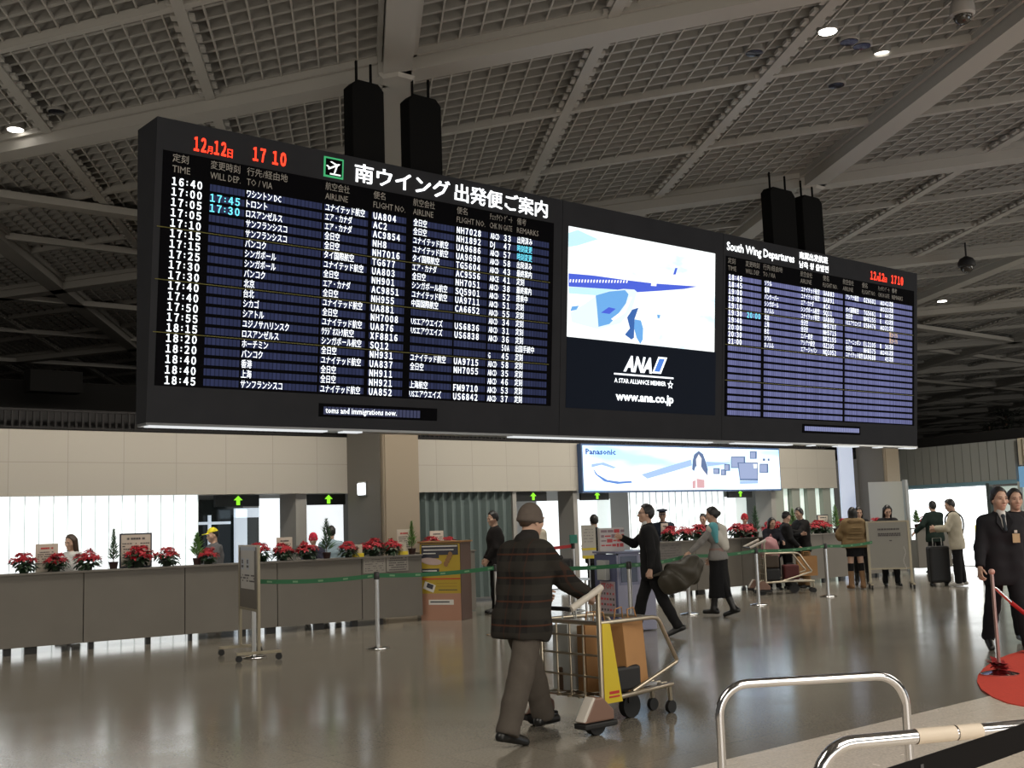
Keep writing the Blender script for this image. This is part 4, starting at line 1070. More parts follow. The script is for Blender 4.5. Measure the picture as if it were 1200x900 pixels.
# steel table with a black suitcase on it, behind the plaid man
o = thing('inspection_table', 'low steel table behind the plaid man carrying a black suitcase', 'table', (13.05, 14.9, 0), math.radians(-15))
MB().box((0, 0, 0.58), (1.4, 0.7, 0.04)).build('table_top', steel, o, bevel=0.005)
for sx in (-.65, .65):
    for sy in (-.3, .3): MB().tube([(sx, sy, 0), (sx, sy, 0.57)], 0.02, 8).build('leg', steel, o)
o = thing('suitcase', 'black suitcase lying on the low steel table', 'suitcase', (13.35, 14.85, 0.60), math.radians(-15))
bk = mat('black_nylon', (0.012, 0.012, 0.013), 0.6)
MB().box((0, 0, 0.17), (0.50, 0.26, 0.32)).build('shell', bk, o, bevel=0.04); MB().tube([(-.1, 0, .33), (-.08, 0, .38), (.08, 0, .38), (.1, 0, .33)], .012, 8).build('handle', bk, o)
for sx in (-.18, .18): MB().box((sx, 0, 0.17), (.03, .27, .325)).build('strap', mat('strap_grey', (0.05, 0.05, 0.05), .6), o)

# ================================================================== TICKET MACHINE
tm = thing('ticket_machine', 'blue and lavender self-service machine with a red lettered poster', 'machine', (11.56, 11.62, 0), math.radians(-14))
lav = mat('machine_lavender', (0.33, 0.33, 0.44), 0.4); nav = mat('machine_navy', (0.075, 0.085, 0.17), 0.4)
w_, d_, h_ = 0.62, 0.62, 1.12
MB().box((w_ / 2, d_ / 2, h_ / 2 - .02), (w_, d_, h_ - .06)).build('cabinet', lav, tm, bevel=0.012)
MB().box((w_ / 2, d_ / 2, h_ - .015), (w_ + .05, d_ + .05, 0.03)).build('top', mat('machine_top', (0.16, 0.17, 0.26), 0.35), tm, bevel=0.006)
MB().box((-0.006, d_ / 2, h_ / 2), (0.014, d_ - .02, h_ - .08)).build('side_panel', nav, tm)
MB().box((0.19, -0.006, 0.87), (0.27, 0.012, 0.36)).build('screen', mat('machine_screen', (0.045, 0.055, 0.10), 0.2), tm, bevel=0.004)
MB().box((0.19, -0.002, 0.87), (0.33, 0.008, 0.44)).build('screen_frame', mat('machine_blue_grey', (0.22, 0.23, 0.34), .4), tm)
c = MB(); c.box((-0.05, 0.30, 0.86), (0.08, 0.24, 0.28)); c.build('leaflet_holder', mat('clear_plastic', (0.42, 0.43, 0.42), 0.2), tm, bevel=0.01)
MB().box((w_ + .012, .2, .42), (.03, .3, .65)).build('side_door', mat('machine_pale', (0.42, 0.43, 0.52), .4), tm)
s = MB(); s.box((-0.016, 0.26, 0.47), (0.006, 0.42, 0.46))
letters(s, 'STOP!', (-0.021, 0.44, 0.60), (0, -1, 0), (0, 0, 1), h=0.075, w=0.35, bold=0.03, m=1)
rr = random.Random(3)
for r in range(4): 
    for k in range(5): s.box((-0.021, 0.42 - k * .08, 0.53 - r * .075), (0.002, rr.uniform(.03, .06), 0.03), m=1 if rr.random() < .5 else 2)
s.build('poster', [mat('poster_mauve', (0.36, 0.30, 0.33), 0.5), mat('poster_red', (0.50, 0.06, 0.07), 0.5), ink_m], tm)
cb = thing('notice_box', 'white notice box with red lettering standing on the blue machine', 'notice', (11.60, 11.93, 1.12), math.radians(-30))
MB().box((0.14, 0.06, 0.165), (0.36, 0.12, 0.33)).build('box', mat('notice_white', (0.50, 0.47, 0.47), .5), cb)
s = MB(); 
for r, z in enumerate((.285, .215, .15, .085)):
    x = -.02
    while x < .29:
        wv = rr.uniform(.03, .09); s.box((min(x + wv / 2, .30), -.002, z), (min(wv, .3 - x + .02), .003, rr.choice([.02, .035, .05])), m=rr.choice([0, 0, 1])); x += wv + .012
s.build('lettering', [mat('poster_red', (0, 0, 0)), mat('ink_mauve', (0.25, 0.17, 0.2), .6)], cb)
# orange box on the floor beside the right counter
o = thing('orange_box', 'small orange box on the floor behind the legs of the suited man', 'box', (14.55, 14.2, 0), .3)
MB().box((0, 0, .13), (.30, .26, .26)).build('body', mat('orange_card', (0.55, 0.13, 0.03), .5), o, bevel=.01); MB().box((0, 0, .27), (.32, .28, .03)).build('lid', mat('orange_card', (0, 0, 0)), o)

# ================================================================== FOREGROUND HOOPS, ROPE STAND, CARPET, BELT
def hoop(label, a, b, h, r, R=0.16):
    a, b = Vector(a), Vector(b); d = b - a; L = d.length; u = d.normalized()
    o = thing('chrome_hoop', label, 'railing', a, 0, 'chrome hoops on the pale floor')
    pts = [Vector((0, 0, 0.0))]
    for k in range(9): t = PI / 2 * k / 8; pts.append(u * (R - R * math.cos(t)) + Vector((0, 0, h - R + R * math.sin(t))))
    for k in range(9): t = PI / 2 * k / 8; pts.append(u * (L - R + R * math.sin(t)) + Vector((0, 0, h - R + R * math.cos(t))))
    pts.append(u * L)
    MB().tube(pts, r, 18).build('tube', chrome, o, smooth=True)
    for x in (0.0, L): MB().lathe([(0.06, 0), (0.06, 0.006), (0.03, 0.012)], (u.x * x, u.y * x, 0), 18).build('flange', steel, o)
    return o, u, L
HA1, HB1, HA2, HB2 = [Vector((q.x, q.y, 0)) for q in (fl(841, 803, .70), fl(1059, 790, .70), fl(955, 874, .70), fl(1258, 846, .70))]
hoop('tall chrome hoop rail standing on the edge of the pale floor', HA1, HB1, 0.70, 0.024, 0.16)
o, u, L = hoop('nearer chrome hoop rail with white tape on its top bar', HA2, HB2, 0.70, 0.027, 0.16)
t = MB()
def _hs(px, py): q = fl(px, py, .70); return (Vector((q.x, q.y, 0)) - HA2).dot(u)
for a, b in ((_hs(1076, 864), _hs(1122, 860)), (_hs(1125, 860), _hs(1152, 857))): t.tube([u * a + Vector((0, 0, .70)), u * b + Vector((0, 0, .70))], 0.0295, 18, cap=False)
t.build('tape', mat('tape_cream', (0.72, 0.62, 0.50), 0.5), o, smooth=True)
# black belt with its two posts just outside the frame
_p, _q = fl(1040, 900, .97), fl(1200, 848, .97); _p.z = _q.z = 0; _d = (_q - _p).normalized(); BELT_A, BELT_B = _p - _d * .35, _q + _d * .45
a, b = BELT_A, BELT_B
o = thing('belt_barrier', 'black belt barrier crossing the bottom right corner', 'barrier', a)
v = b - a; Lb = v.length; u = v.normalized(); n = Vector((-u.y, u.x, 0)) * .002
bm = MB(); zt, bh = 0.97, 0.07
bm.hexa([q + Vector((0, 0, zt - bh)) for q in (-n, v - n, v + n, n)], [q + Vector((0, 0, zt)) for q in (-n, v - n, v + n, n)])
for k, (cx, r) in enumerate(((.50, .010), (.515, .008), (.49, .008), (.505, .007))):
    pp = u * cx - n * 1.6 + Vector((0, 0, zt - .045 + .008 * k)); bm.box(pp, (.014, .001, .010), math.atan2(u.y, u.x), m=1)
bm.build('belt', [mat('belt_black', (0.005, 0.0045, 0.005), 0.7, spec=0.1), mat('belt_print', (0.06, 0.06, 0.065), .5)], o)
for q in (Vector((0, 0, 0)), v):
    MB().tube([q, q + Vector((0, 0, 1.0))], .03, 14).build('post', steel, o, smooth=True); MB().lathe([(.16, 0), (.16, .012), (.04, .03)], (q.x, q.y, 0), 22).build('base', steel, o, smooth=True)
# red carpet
P = [fl(*p) for p in ((1146, 793), (1145, 800), (1150, 809), (1163, 818), (1180, 825), (1200, 829))]
Q = [fl(*p) for p in ((1200, 763), (1183, 768), (1168, 774), (1153, 784))]
poly = [(p.x, p.y) for p in P] + [(11.0, 3.0), (13.6, 3.4), (14.6, 5.6), (13.8, 6.6)] + [(p.x, p.y) for p in Q]
c = MB(); c.prism([(x - 11, y - 5) for x, y in poly], (0, 0, 0.004), (1, 0, 0), (0, 1, 0), 0.008)
co = c.build('red_carpet', mat('carpet_red', (0.62, 0.055, 0.030), 0.9, noise=0.15, nscale=40)); co.location = (11, 5, 0)
tag(co, 'bright red carpet with a rounded end at the right edge', 'carpet')
rp = fl(1172, 792)
o = thing('rope_stand', 'slim post with a red rope and a red bow at its foot', 'rope barrier', (rp.x, rp.y, 0.012))
MB().lathe([(0.17, 0), (0.17, 0.012), (0.10, 0.03), (0.025, 0.05)], n=24).build('base', chrome, o, smooth=True)
MB().tube([(0, 0, .04), (0, 0, .93)], .017, 12).build('post', mat('post_rose', (0.45, 0.30, 0.28), .3, metal=.8), o, smooth=True)
MB().ball((0, 0, .95), .03, 12).build('finial', mat('finial_rose', (0.55, 0.30, 0.25), .35), o, smooth=True)
bw = MB(); rr = random.Random(12)
for k in range(16):
    a = rr.uniform(0, 2 * PI); e = rr.uniform(.1, 1.1); L_ = rr.uniform(.09, .15)
    leaf(bw, Vector((0, 0, .05)), Vector((math.cos(a), math.sin(a), e)), Vector((0, 0, 1)), L_, .04)
    leaf(bw, Vector((0, 0, .09)), Vector((math.cos(a + .5), math.sin(a + .5), e - .3)), Vector((0, 0, 1)), L_, .04)
bw.build('bow', mat('bow_red', (0.30, 0.012, 0.015), .6), o)
e = Vector((2.2, -.5, 0.0)); rope = []
for k in range(13): t = k / 12; rope.append(Vector((0.05, 0, .78)) + e * t + Vector((0, 0, -.55 * math.sin(PI * t * .9))))
MB().tube(rope[1:], .020, 10).build('rope', mat('rope_red', (0.42, 0.015, 0.015), .7), o, smooth=True)
MB().tube([(0.0, 0, .80), (0.05, 0, .79), rope[1]], .016, 10).build('rope_hook', chrome, o, smooth=True)
MB().tube([e + Vector((0, 0, 0)), e + Vector((0, 0, .93))], .017, 12).build('post', mat('post_rose', (0, 0, 0)), o); MB().lathe([(0.17, 0), (0.17, 0.012), (0.025, 0.05)], (e.x, e.y, 0), 20).build('base', chrome, o)

# ================================================================== CEILING DOWNLIGHTS AND CAMERAS
lit_m = glow('downlight_lens', (1.0, 0.95, 0.86), 9.0)
trim_m = mat('downlight_trim', (0.25, 0.24, 0.22), .4); dark_l = mat('downlight_off', (0.02, 0.02, 0.025), .12)
DL = [(970, 37, 1, 'lit round downlight above the right end of the board, left of its pair'), (1034, 64, 1, 'lit round downlight above the right end of the board, right of its pair'),
      (18, 152, 1, 'lit round downlight left of the board'), (66, 131, 0, 'dark unlit downlight left of the board'), (884, 62, 0, 'dark unlit downlight beside the thin ceiling rib, left of the lit pair'),
      (995, 49, 0, 'dark unlit downlight between the lit pair, left one'), (1010, 54, 0, 'dark unlit downlight between the lit pair, right one'), (980, 100, 0, 'dark unlit downlight below the lit pair'),
      (1104, 353, 1, 'small lit downlight beyond the end of the board, amber'), (1132, 358, 1, 'small lit downlight beyond the end of the board, white')]
for px, py, on, lab in DL:
    p = fl(px, py, 7.2)
    o = thing('downlight', lab, 'ceiling light', (p.x, p.y, 7.2), 0, 'ceiling downlights')
    k = 1.0 if py < 200 else 1.15
    MB().lathe([(.115 * k, 0), (.125 * k, .01), (.125 * k, .14), (.08 * k, .16)], n=20).build('housing', trim_m, o, smooth=True)
    MB().lathe([(.02, -.012), (.105 * k, -.008), (.105 * k, .0)], n=20).build('lens', lit_m if on else dark_l, o, smooth=True)
for (px, py), z, lab, m in (((1128, 17), 6.75, 'pale dome security camera hung from the ceiling', mat('camera_grey', (.28, .26, .24), .4)), ((1133, 312), 6.7, 'small black camera under the ceiling beyond the board', bk)):
    p = fl(px, py, z)
    o = thing('security_camera', lab, 'camera', (p.x, p.y, z))
    k = 1.0 if py < 100 else 1.4
    MB().lathe([(.03, .22), (.10 * k, .16), (.13 * k, .08), (.13 * k, .0), (.11 * k, -.02)], n=18).build('housing', m, o, smooth=True)
    MB().ball((0, 0, -.02), (.10 * k, .10 * k, .09 * k), 14).build('dome', mat('dome_dark', (.04, .035, .03), .1), o, smooth=True)
    MB().tube([(0, 0, .2), (0, 0, 7.215 - z)], .02, 8).build('stem', m, o)
# dark plants and a cabinet on top of the right-hand wall block
for i, (px, py, s, lab) in enumerate(((1180, 505, 1.0, 'dark potted shrub on the roof of the right wall, taller one'), (1160, 507, .6, 'dark low shrub on the roof of the right wall'))):
    p = at(px, py, 22.0); o = thing('roof_shrub', lab, 'shrub', (p.x, 22.0, p.z - .3))
    r2 = random.Random(i); f = MB()
    for k in range(160):
        a = r2.uniform(0, 2 * PI); q = r2.uniform(0, .5) * s; z = r2.uniform(.25, 1.1) * s
        leaf(f, Vector((q * math.cos(a), q * math.sin(a), z)), Vector((math.cos(a), math.sin(a), r2.uniform(-.3, 1))), Vector((0, 0, 1)), .24 * s, .07 * s)
    f.build('foliage', mat('shrub_dark', (.02, .025, .018), .7), o); MB().tube([(0, 0, -.3), (0, 0, .9 * s)], .04, 8).build('trunk', bark_m, o)

q = at(1148, 622, 13.6)
o = thing('lit_sign', 'small yellow and white lit sign on a post behind the suited man', 'sign', (q.x, 13.6, 0), math.radians(-40))
MB().box((0, 0, q.z), (.20, .06, .26)).build('sign_box', glow('sign_yellow', (1.0, .85, .20), .9), o, bevel=.01); MB().box((0, -.033, q.z + .05), (.17, .006, .09)).build('sign_panel', glow('sign_white', (1, 1, .9), .9), o)
MB().tube([(0, 0, .02), (0, 0, q.z - .12)], .018, 8).build('post', steel, o, smooth=True); MB().lathe([(.14, 0), (.14, .012), (.02, .03)], n=18).build('base', steel, o)
# ================================================================== PEOPLE: smooth bodies grown from a distance field
class Field:
    def __init__(s, lo, hi, h):
        s.lo = np.array(lo, float); s.h = h
        s.n = np.ceil((np.array(hi) - s.lo) / h).astype(int) + 1
        s.v = np.full(tuple(s.n), 1.0, np.float32)
    def _sub(s, lo, hi, pad):
        a = np.maximum(np.floor((np.array(lo) - pad - s.lo) / s.h).astype(int), 0)
        b = np.minimum(np.ceil((np.array(hi) + pad - s.lo) / s.h).astype(int) + 1, s.n)
        if np.any(b <= a): return None
        ax = [s.lo[i] + s.h * np.arange(a[i], b[i]) for i in range(3)]
        return a, b, ax[0][:, None, None], ax[1][None, :, None], ax[2][None, None, :]
    def _put(s, a, b, d, k):
        v = s.v[a[0]:b[0], a[1]:b[1], a[2]:b[2]]
        if k > 0:
            t = np.clip(0.5 + 0.5 * (v - d) / k, 0, 1)
            r = v * (1 - t) + d * t - k * t * (1 - t)
        else: r = np.minimum(v, d)
        s.v[a[0]:b[0], a[1]:b[1], a[2]:b[2]] = r
    def cone(s, p, q, r0, r1=None, k=0.03):
        r1 = r0 if r1 is None else r1
        p, q = np.array(p, float), np.array(q, float); m = max(r0, r1)
        w = s._sub(np.minimum(p, q) - m, np.maximum(p, q) + m, k + 3 * s.h)
        if w is None: return s
        a, b, X, Y, Z = w; d = q - p; L = max(d @ d, 1e-9)
        t = np.clip(((X - p[0]) * d[0] + (Y - p[1]) * d[1] + (Z - p[2]) * d[2]) / L, 0, 1)
        D = np.sqrt((X - p[0] - t * d[0]) ** 2 + (Y - p[1] - t * d[1]) ** 2 + (Z - p[2] - t * d[2]) ** 2) - (r0 + (r1 - r0) * t)
        s._put(a, b, D, k); return s
    def ell(s, c, r, R=None, k=0.02, cut=None):
        c, r = np.array(c, float), np.array(r, float); m = r.max()
        w = s._sub(c - m, c + m, k + 3 * s.h)
        if w is None: return s
        a, b, X, Y, Z = w; P = [X - c[0], Y - c[1], Z - c[2]]
        if R is not None: P = [R[0][i] * P[0] + R[1][i] * P[1] + R[2][i] * P[2] for i in range(3)]
        q = np.sqrt((P[0] / r[0]) ** 2 + (P[1] / r[1]) ** 2 + (P[2] / r[2]) ** 2) + 1e-9
        g = np.sqrt((P[0] / r[0] ** 2) ** 2 + (P[1] / r[1] ** 2) ** 2 + (P[2] / r[2] ** 2) ** 2) + 1e-9
        D = q * (q - 1) / g
        if cut is not None: D = np.maximum(D, cut(P[0], P[1], P[2]))
        s._put(a, b, D, k); return s
    def keep(s, f):
        "intersects with f(x, y, z) <= 0"
        X = (s.lo[0] + s.h * np.arange(s.n[0]))[:, None, None]; Y = (s.lo[1] + s.h * np.arange(s.n[1]))[None, :, None]; Z = (s.lo[2] + s.h * np.arange(s.n[2]))[None, None, :]
        s.v = np.maximum(s.v, f(X, Y, Z)).astype(np.float32); return s
    def wrinkle(s, amp, seed=0, fz=28.0):
        X = (s.lo[0] + s.h * np.arange(s.n[0]))[:, None, None]; Y = (s.lo[1] + s.h * np.arange(s.n[1]))[None, :, None]; Z = (s.lo[2] + s.h * np.arange(s.n[2]))[None, None, :]
        s.v = (s.v + amp * np.sin(fz * Z + 9 * Y + 7 * np.sin(8 * X + seed)) * np.sin(13 * Y - 6 * Z + seed) + amp * .6 * np.sin(19 * X + 23 * Z + seed * 2)).astype(np.float32); return s
    def mesh(s):
        v = s.v; ins = v < 0
        c = ins[:-1, :-1, :-1].astype(np.int8)
        for i, j, k in ((1, 0, 0), (0, 1, 0), (0, 0, 1), (1, 1, 0), (1, 0, 1), (0, 1, 1), (1, 1, 1)):
            c = c + ins[i:ins.shape[0] - 1 + i, j:ins.shape[1] - 1 + j, k:ins.shape[2] - 1 + k]
        act = (c > 0) & (c < 8); idx = np.argwhere(act)
        if len(idx) == 0: return np.zeros((0, 3)), []
        num = np.full(act.shape, -1, np.int64); num[tuple(idx.T)] = np.arange(len(idx))
        acc = np.zeros((len(idx), 3)); cnt = np.zeros(len(idx))
        cor = [np.array(q) for q in ((0, 0, 0), (1, 0, 0), (0, 1, 0), (1, 1, 0), (0, 0, 1), (1, 0, 1), (0, 1, 1), (1, 1, 1))]
        val = [v[tuple((idx + q).T)].astype(float) for q in cor]
        for i, j in ((0, 1), (2, 3), (4, 5), (6, 7), (0, 2), (1, 3), (4, 6), (5, 7), (0, 4), (1, 5), (2, 6), (3, 7)):
            m = (val[i] < 0) != (val[j] < 0)
            t = np.where(m, val[i] / np.where(m, val[i] - val[j], 1), 0)
            acc += np.where(m[:, None], cor[i] + t[:, None] * (cor[j] - cor[i]), 0); cnt += m
        V = s.lo + s.h * (idx + acc / cnt[:, None]); F = []
        for ax in range(3):
            o = [0, 0, 0]; o[ax] = 1; u, w = [(1, 2), (2, 0), (0, 1)][ax]
            sl = [slice(None, -1)] * 3; e0 = ins[tuple(slice(None, n - 1) if i == ax else slice(None) for i, n in enumerate(ins.shape))]
            e1 = ins[tuple(slice(1, None) if i == ax else slice(None) for i in range(3))]
            for flip in (False, True):
                q = np.argwhere((e0 & ~e1) if not flip else (~e0 & e1))
                q = q[(q[:, u] > 0) & (q[:, w] > 0) & (q[:, u] < act.shape[u]) & (q[:, w] < act.shape[w]) & (q[:, ax] < act.shape[ax])]
                if len(q) == 0: continue
                def cell(du, dw):
                    p = q.copy(); p[:, u] -= du; p[:, w] -= dw; return num[tuple(p.T)]
                f = np.stack([cell(1, 1), cell(0, 1), cell(0, 0), cell(1, 0)], 1)
                if flip: f = f[:, ::-1]
                F.append(f[(f >= 0).all(1)])
        return V, np.concatenate(F)

def add_field(mb, fld, m=0):
    V, F = fld.mesh()
    if len(V): mb.add(V, [tuple(f) for f in F], m)
    return mb

SKIN = mat('skin', (0.52, 0.33, 0.24), 0.5)
HAIR = mat('hair_black', (0.010, 0.009, 0.009), 0.45)
HAIRG = mat('hair_dark_brown', (0.045, 0.025, 0.015), 0.5)
EYE = mat('eye_dark', (0.015, 0.012, 0.010), 0.3)
LIP = mat('lips', (0.36, 0.13, 0.11), 0.5)
SHOE = mat('shoe_black', (0.008, 0.008, 0.008), 0.35)
def cloth(name, col, rough=0.8): return mat('cloth_' + name, col, rough, spec=0.2, noise=0.12, nscale=30)

def person(label, pos, heading, h=1.70, pose=None, top=None, low=None, hair='short', extra=None, female=False, shoes=None, res=0.013, group=None, face=True, hatm=None, top_hem=None, skin=None, tights=None, arms_out=1.0):
    pose = pose or {}; sc = h / 1.70; fem = female
    root = thing('person', label, 'person', pos, math.radians(heading), group)
    root.scale = (sc, sc, sc)
    V3 = lambda *a: np.array(a, float)
    lean = math.radians(pose.get('lean', 0)); u = V3(math.sin(lean), 0, math.cos(lean)); fw = V3(math.cos(lean), 0, -math.sin(lean)); L = V3(0, 1, 0)
    tw = math.radians(pose.get('twist', 0)); L2 = V3(-math.sin(tw), math.cos(tw), 0)
    hips = {}; feet = []
    for sd, sg in (('L', 1), ('R', -1)):
        a, b, ab = [math.radians(q) for q in (pose.get('leg' + sd, (2, 3, 2)))]
        hp = V3(0, sg * .088, 0)
        d1 = V3(math.sin(a), sg * math.sin(ab), -math.cos(a)); d1 /= np.linalg.norm(d1)
        d2 = V3(math.sin(a - b), sg * math.sin(ab) * .6, -math.cos(a - b)); d2 /= np.linalg.norm(d2)
        kn = hp + d1 * .425; an = kn + d2 * .40
        fp = math.radians(pose.get('foot' + sd, max(0.0, math.degrees(b - a)) * .8))
        tf = math.radians(pose.get('toe' + sd, 7)) * sg
        f = V3(math.cos(fp) * math.cos(tf), math.cos(fp) * math.sin(tf), -math.sin(fp)); fu = V3(math.sin(fp), 0, math.cos(fp))
        heel = an - f * .055 - fu * .055; toe = an + f * .165 - fu * .065
        hips[sd] = [hp, kn, an, f, fu, heel, toe]; feet += [heel[2] - .028, toe[2] - .022]
    P = V3(0, 0, -min(feet))
    if 'rootz' in pose: P[2] = pose['rootz']
    for sd in hips: hips[sd] = [q + P if i in (0, 1, 2, 5, 6) else q for i, q in enumerate(hips[sd])]
    sw = .162 if fem else .185
    waist = P + u * .15; chest = P + u * .36; shc = P + u * pose.get('sh', .49); nb = P + u * .545
    hy, hpit = [math.radians(q) for q in pose.get('head', (0, 0))]
    nu = u * math.cos(hpit * .4) + fw * math.sin(hpit * .4)
    hc = nb + nu * .165 + V3(.02, 0, 0)
    # head frame
    Hf = V3(math.cos(hy) * math.cos(hpit + lean * .3), math.sin(hy), -math.sin(hpit + lean * .3)); Hf /= np.linalg.norm(Hf)
    Hl = np.cross(V3(0, 0, 1), Hf); Hl /= np.linalg.norm(Hl); Hu = np.cross(Hf, Hl)
    HR = [Hf, Hl, Hu]
    HRm = np.array([Hf, Hl, Hu])          # rows: local axes
    RR = [[Hf[i], Hl[i], Hu[i]] for i in range(3)]
    hd = lambda x, y, z: hc + Hf * x + Hl * y + Hu * z
    arms = {}
    for sd, sg in (('L', 1), ('R', -1)):
        a, ab, e, t = [math.radians(q) for q in pose.get('arm' + sd, (4, 8, 12, 10))]
        S0 = shc + L2 * sg * sw
        d = V3(math.sin(a) * math.cos(ab), sg * math.sin(ab), -math.cos(a) * math.cos(ab))
        w = math.cos(t) * V3(math.cos(a), 0, math.sin(a)) + math.sin(t) * V3(0, -sg, 0)
        w = w - d * (w @ d); w /= max(np.linalg.norm(w), 1e-6)
        E0 = S0 + d * .285
        d2 = math.cos(e) * d + math.sin(e) * w; W0 = E0 + d2 * .245
        arms[sd] = (S0, E0, W0, d2, sg)
    allp = [q for v in hips.values() for q in (v[0], v[1], v[2], v[5], v[6])] + [q for v in arms.values() for q in (v[0], v[1], v[2] + v[3] * .2)] + [hc, hc + V3(0, 0, .14)]
    lo = np.min(allp, 0) - .22; hi = np.max(allp, 0) + .22; lo[2] = max(lo[2], -.05) if 'rootz' not in pose else lo[2]
    def torso(F, g=0.0, sh=True):
        k = .05
        F.cone(P + L * .075 + u * -.01, P - L * .075 + u * -.01, (.108 if fem else .102) + g, k=k)
        F.cone(waist + L * .055, waist - L * .055, .088 + g, k=k)
        F.cone(chest + L2 * .085, chest - L2 * .085, .102 + g, k=k)
        F.cone(P + u * .45 + L2 * .10, P + u * .45 - L2 * .10, .080 + g, k=k)
        if fem: F.cone(chest + fw * .065 + L2 * .065, chest + fw * .065 - L2 * .065, .055 + g, k=k)
        if sh: F.cone(shc + L2 * (sw - .03) - u * .01, shc - L2 * (sw - .03) - u * .01, .052 + g, k=k)
        F.cone(shc + u * .02, nb + u * .01, .075 + g * .5, .055 + g * .5, k=k)
    def leg(F, sd, g0=0.0, g1=0.0, upto=1.0):
        hp, kn, an = hips[sd][:3]
        F.cone(hp, kn, .082 + g0, .056 + (g0 + g1) / 2, k=.03)
        F.cone(kn, kn + (an - kn) * upto, .055 + (g0 + g1) / 2, (.040 if upto == 1 else .05) + g1, k=.02)
        F.cone(kn + (an - kn) * .15, kn + (an - kn) * .5, .052 + (g0 + g1) / 2, .05 + (g0 + g1) / 2, k=.02)
    def arm(F, sd, g0=0.0, g1=0.0, upto=1.0):
        S0, E0, W0, d2, sg = arms[sd]
        F.cone(S0, E0, .047 + g0 * .75, .040 + g0, k=.03); F.cone(E0, E0 + (W0 - E0) * upto, .040 + g0, .028 + (.012 * (1 - upto)) + g1, k=.02)
    # --- body
    B = Field(lo, hi, res); torso(B)
    for sd in 'LR':
        leg(B, sd); arm(B, sd)
        hp, kn, an, f, fu, heel, toe = hips[sd]
        B.cone(an, heel, .036, .026, k=.02); B.cone(heel, toe, .026, .020, k=.02)
    B.cone(nb - u * .03, hc - Hu * .05, .052 if not fem else .044, .048 if not fem else .042, k=.02)
    B.ell(hc + Hu * .02, (.085, .068, .10), RR, k=.02)
    mb = add_field(MB(), B)
    # finer head, joined into the same mesh
    H = Field(hc - .2, hc + .2, .0065 if res <= .011 else .008)
    H.ell(hd(-.008, 0, .025), (.092, .072, .098), RR, k=.01); H.ell(hd(.025, 0, -.045), (.062, .056, .070), RR, k=.03)
    H.cone(hd(.065, 0, -.092), hd(.05, 0, -.098), .022, k=.03)
    H.cone(hd(.083, 0, .012), hd(.101, 0, -.030), .010, .014, k=.015); H.cone(hd(.088, .013, -.034), hd(.088, -.013, -.034), .009, k=.012)
    H.cone(hd(.079, .042, .026), hd(.079, -.042, .026), .011, k=.02)
    for sg in (1, -1):
        H.ell(hd(-.005, sg * .073, -.010), (.018, .009, .030), RR, k=.006); H.cone(hd(.055, sg * .045, -.02), hd(.045, sg * .04, -.03), .022, k=.03)
    H.cone(hd(.085, .016, -.064), hd(.085, -.016, -.064), .008, k=.012)
    H.cone(hd(-.02, 0, -.06), nb - u * .01, .050 if not fem else .043, .055 if not fem else .046, k=.02)
    add_field(mb, H)
    # hands with five fingers
    for sd in 'LR':
        S0, E0, W0, d2, sg = arms[sd]
        n = V3(0, -sg, 0) * .85 + V3(-.25, 0, -.1)
        if ('palm' + sd) in pose: n = np.array(pose['palm' + sd], float)
        n = n - d2 * (n @ d2); n /= np.linalg.norm(n); side = np.cross(d2, n) * sg
        if side @ V3(1, 0, .3) < 0 and ('palm' + sd) not in pose: side = -side
        curl = pose.get('curl' + sd, 35)
        hr = .0055 if res <= .011 else .007
        G = Field(W0 - .24, W0 + .24, hr)
        G.cone(W0 - d2 * .03, W0 + d2 * .015, .027, .025, k=.01)
        for q in (-.026, -.009, .009, .026): G.cone(W0 + d2 * .012 + side * q * .7, W0 + d2 * .085 + side * q, .0155, .0125, k=.012)
        for q, ln in ((.030, .068), (.010, .078), (-.010, .073), (-.029, .056)):
            p = W0 + d2 * .088 + side * q; ang = 0.0; r = .0090
            for j, fr in enumerate((.45, .31, .24)):
                ang += math.radians(curl * (.8, 1.1, .7)[j]); dd = d2 * math.cos(ang) + n * math.sin(ang) + side * q * .8
                dd /= np.linalg.norm(dd); p2 = p + dd * ln * fr; G.cone(p, p2, r, r - .0008, k=.003); p = p2; r -= .0008
        p = W0 + d2 * .025 + side * .026; dd = d2 * .70 + side * .62 + n * .35; dd /= np.linalg.norm(dd); p2 = p + dd * .042
        G.cone(p, p2, .0135, .0105, k=.008); dd = d2 * .85 + side * .25 + n * .5; dd /= np.linalg.norm(dd); G.cone(p2, p2 + dd * .038, .0102, .0085, k=.004)
        add_field(mb, G)
    mb.build('body', skin or SKIN, root, smooth=True)
    # --- face
    if face:
        e = MB()
        Mh = Matrix([[Hf[i], Hl[i], Hu[i]] for i in range(3)])
        for sg in (1, -1): e.ball(hd(.083, sg * .032, .008), (.008, .014, .0065), 8, M=Mh); e.box(hd(.091, sg * .032, .030), (.006, .030, .007), M=Mh)
        e.build('eyes', EYE, root, smooth=True)
        MB().ball(hd(.089, 0, -.065), (.007, .022, .006), 8, M=Mh).build('mouth', LIP, root, smooth=True)
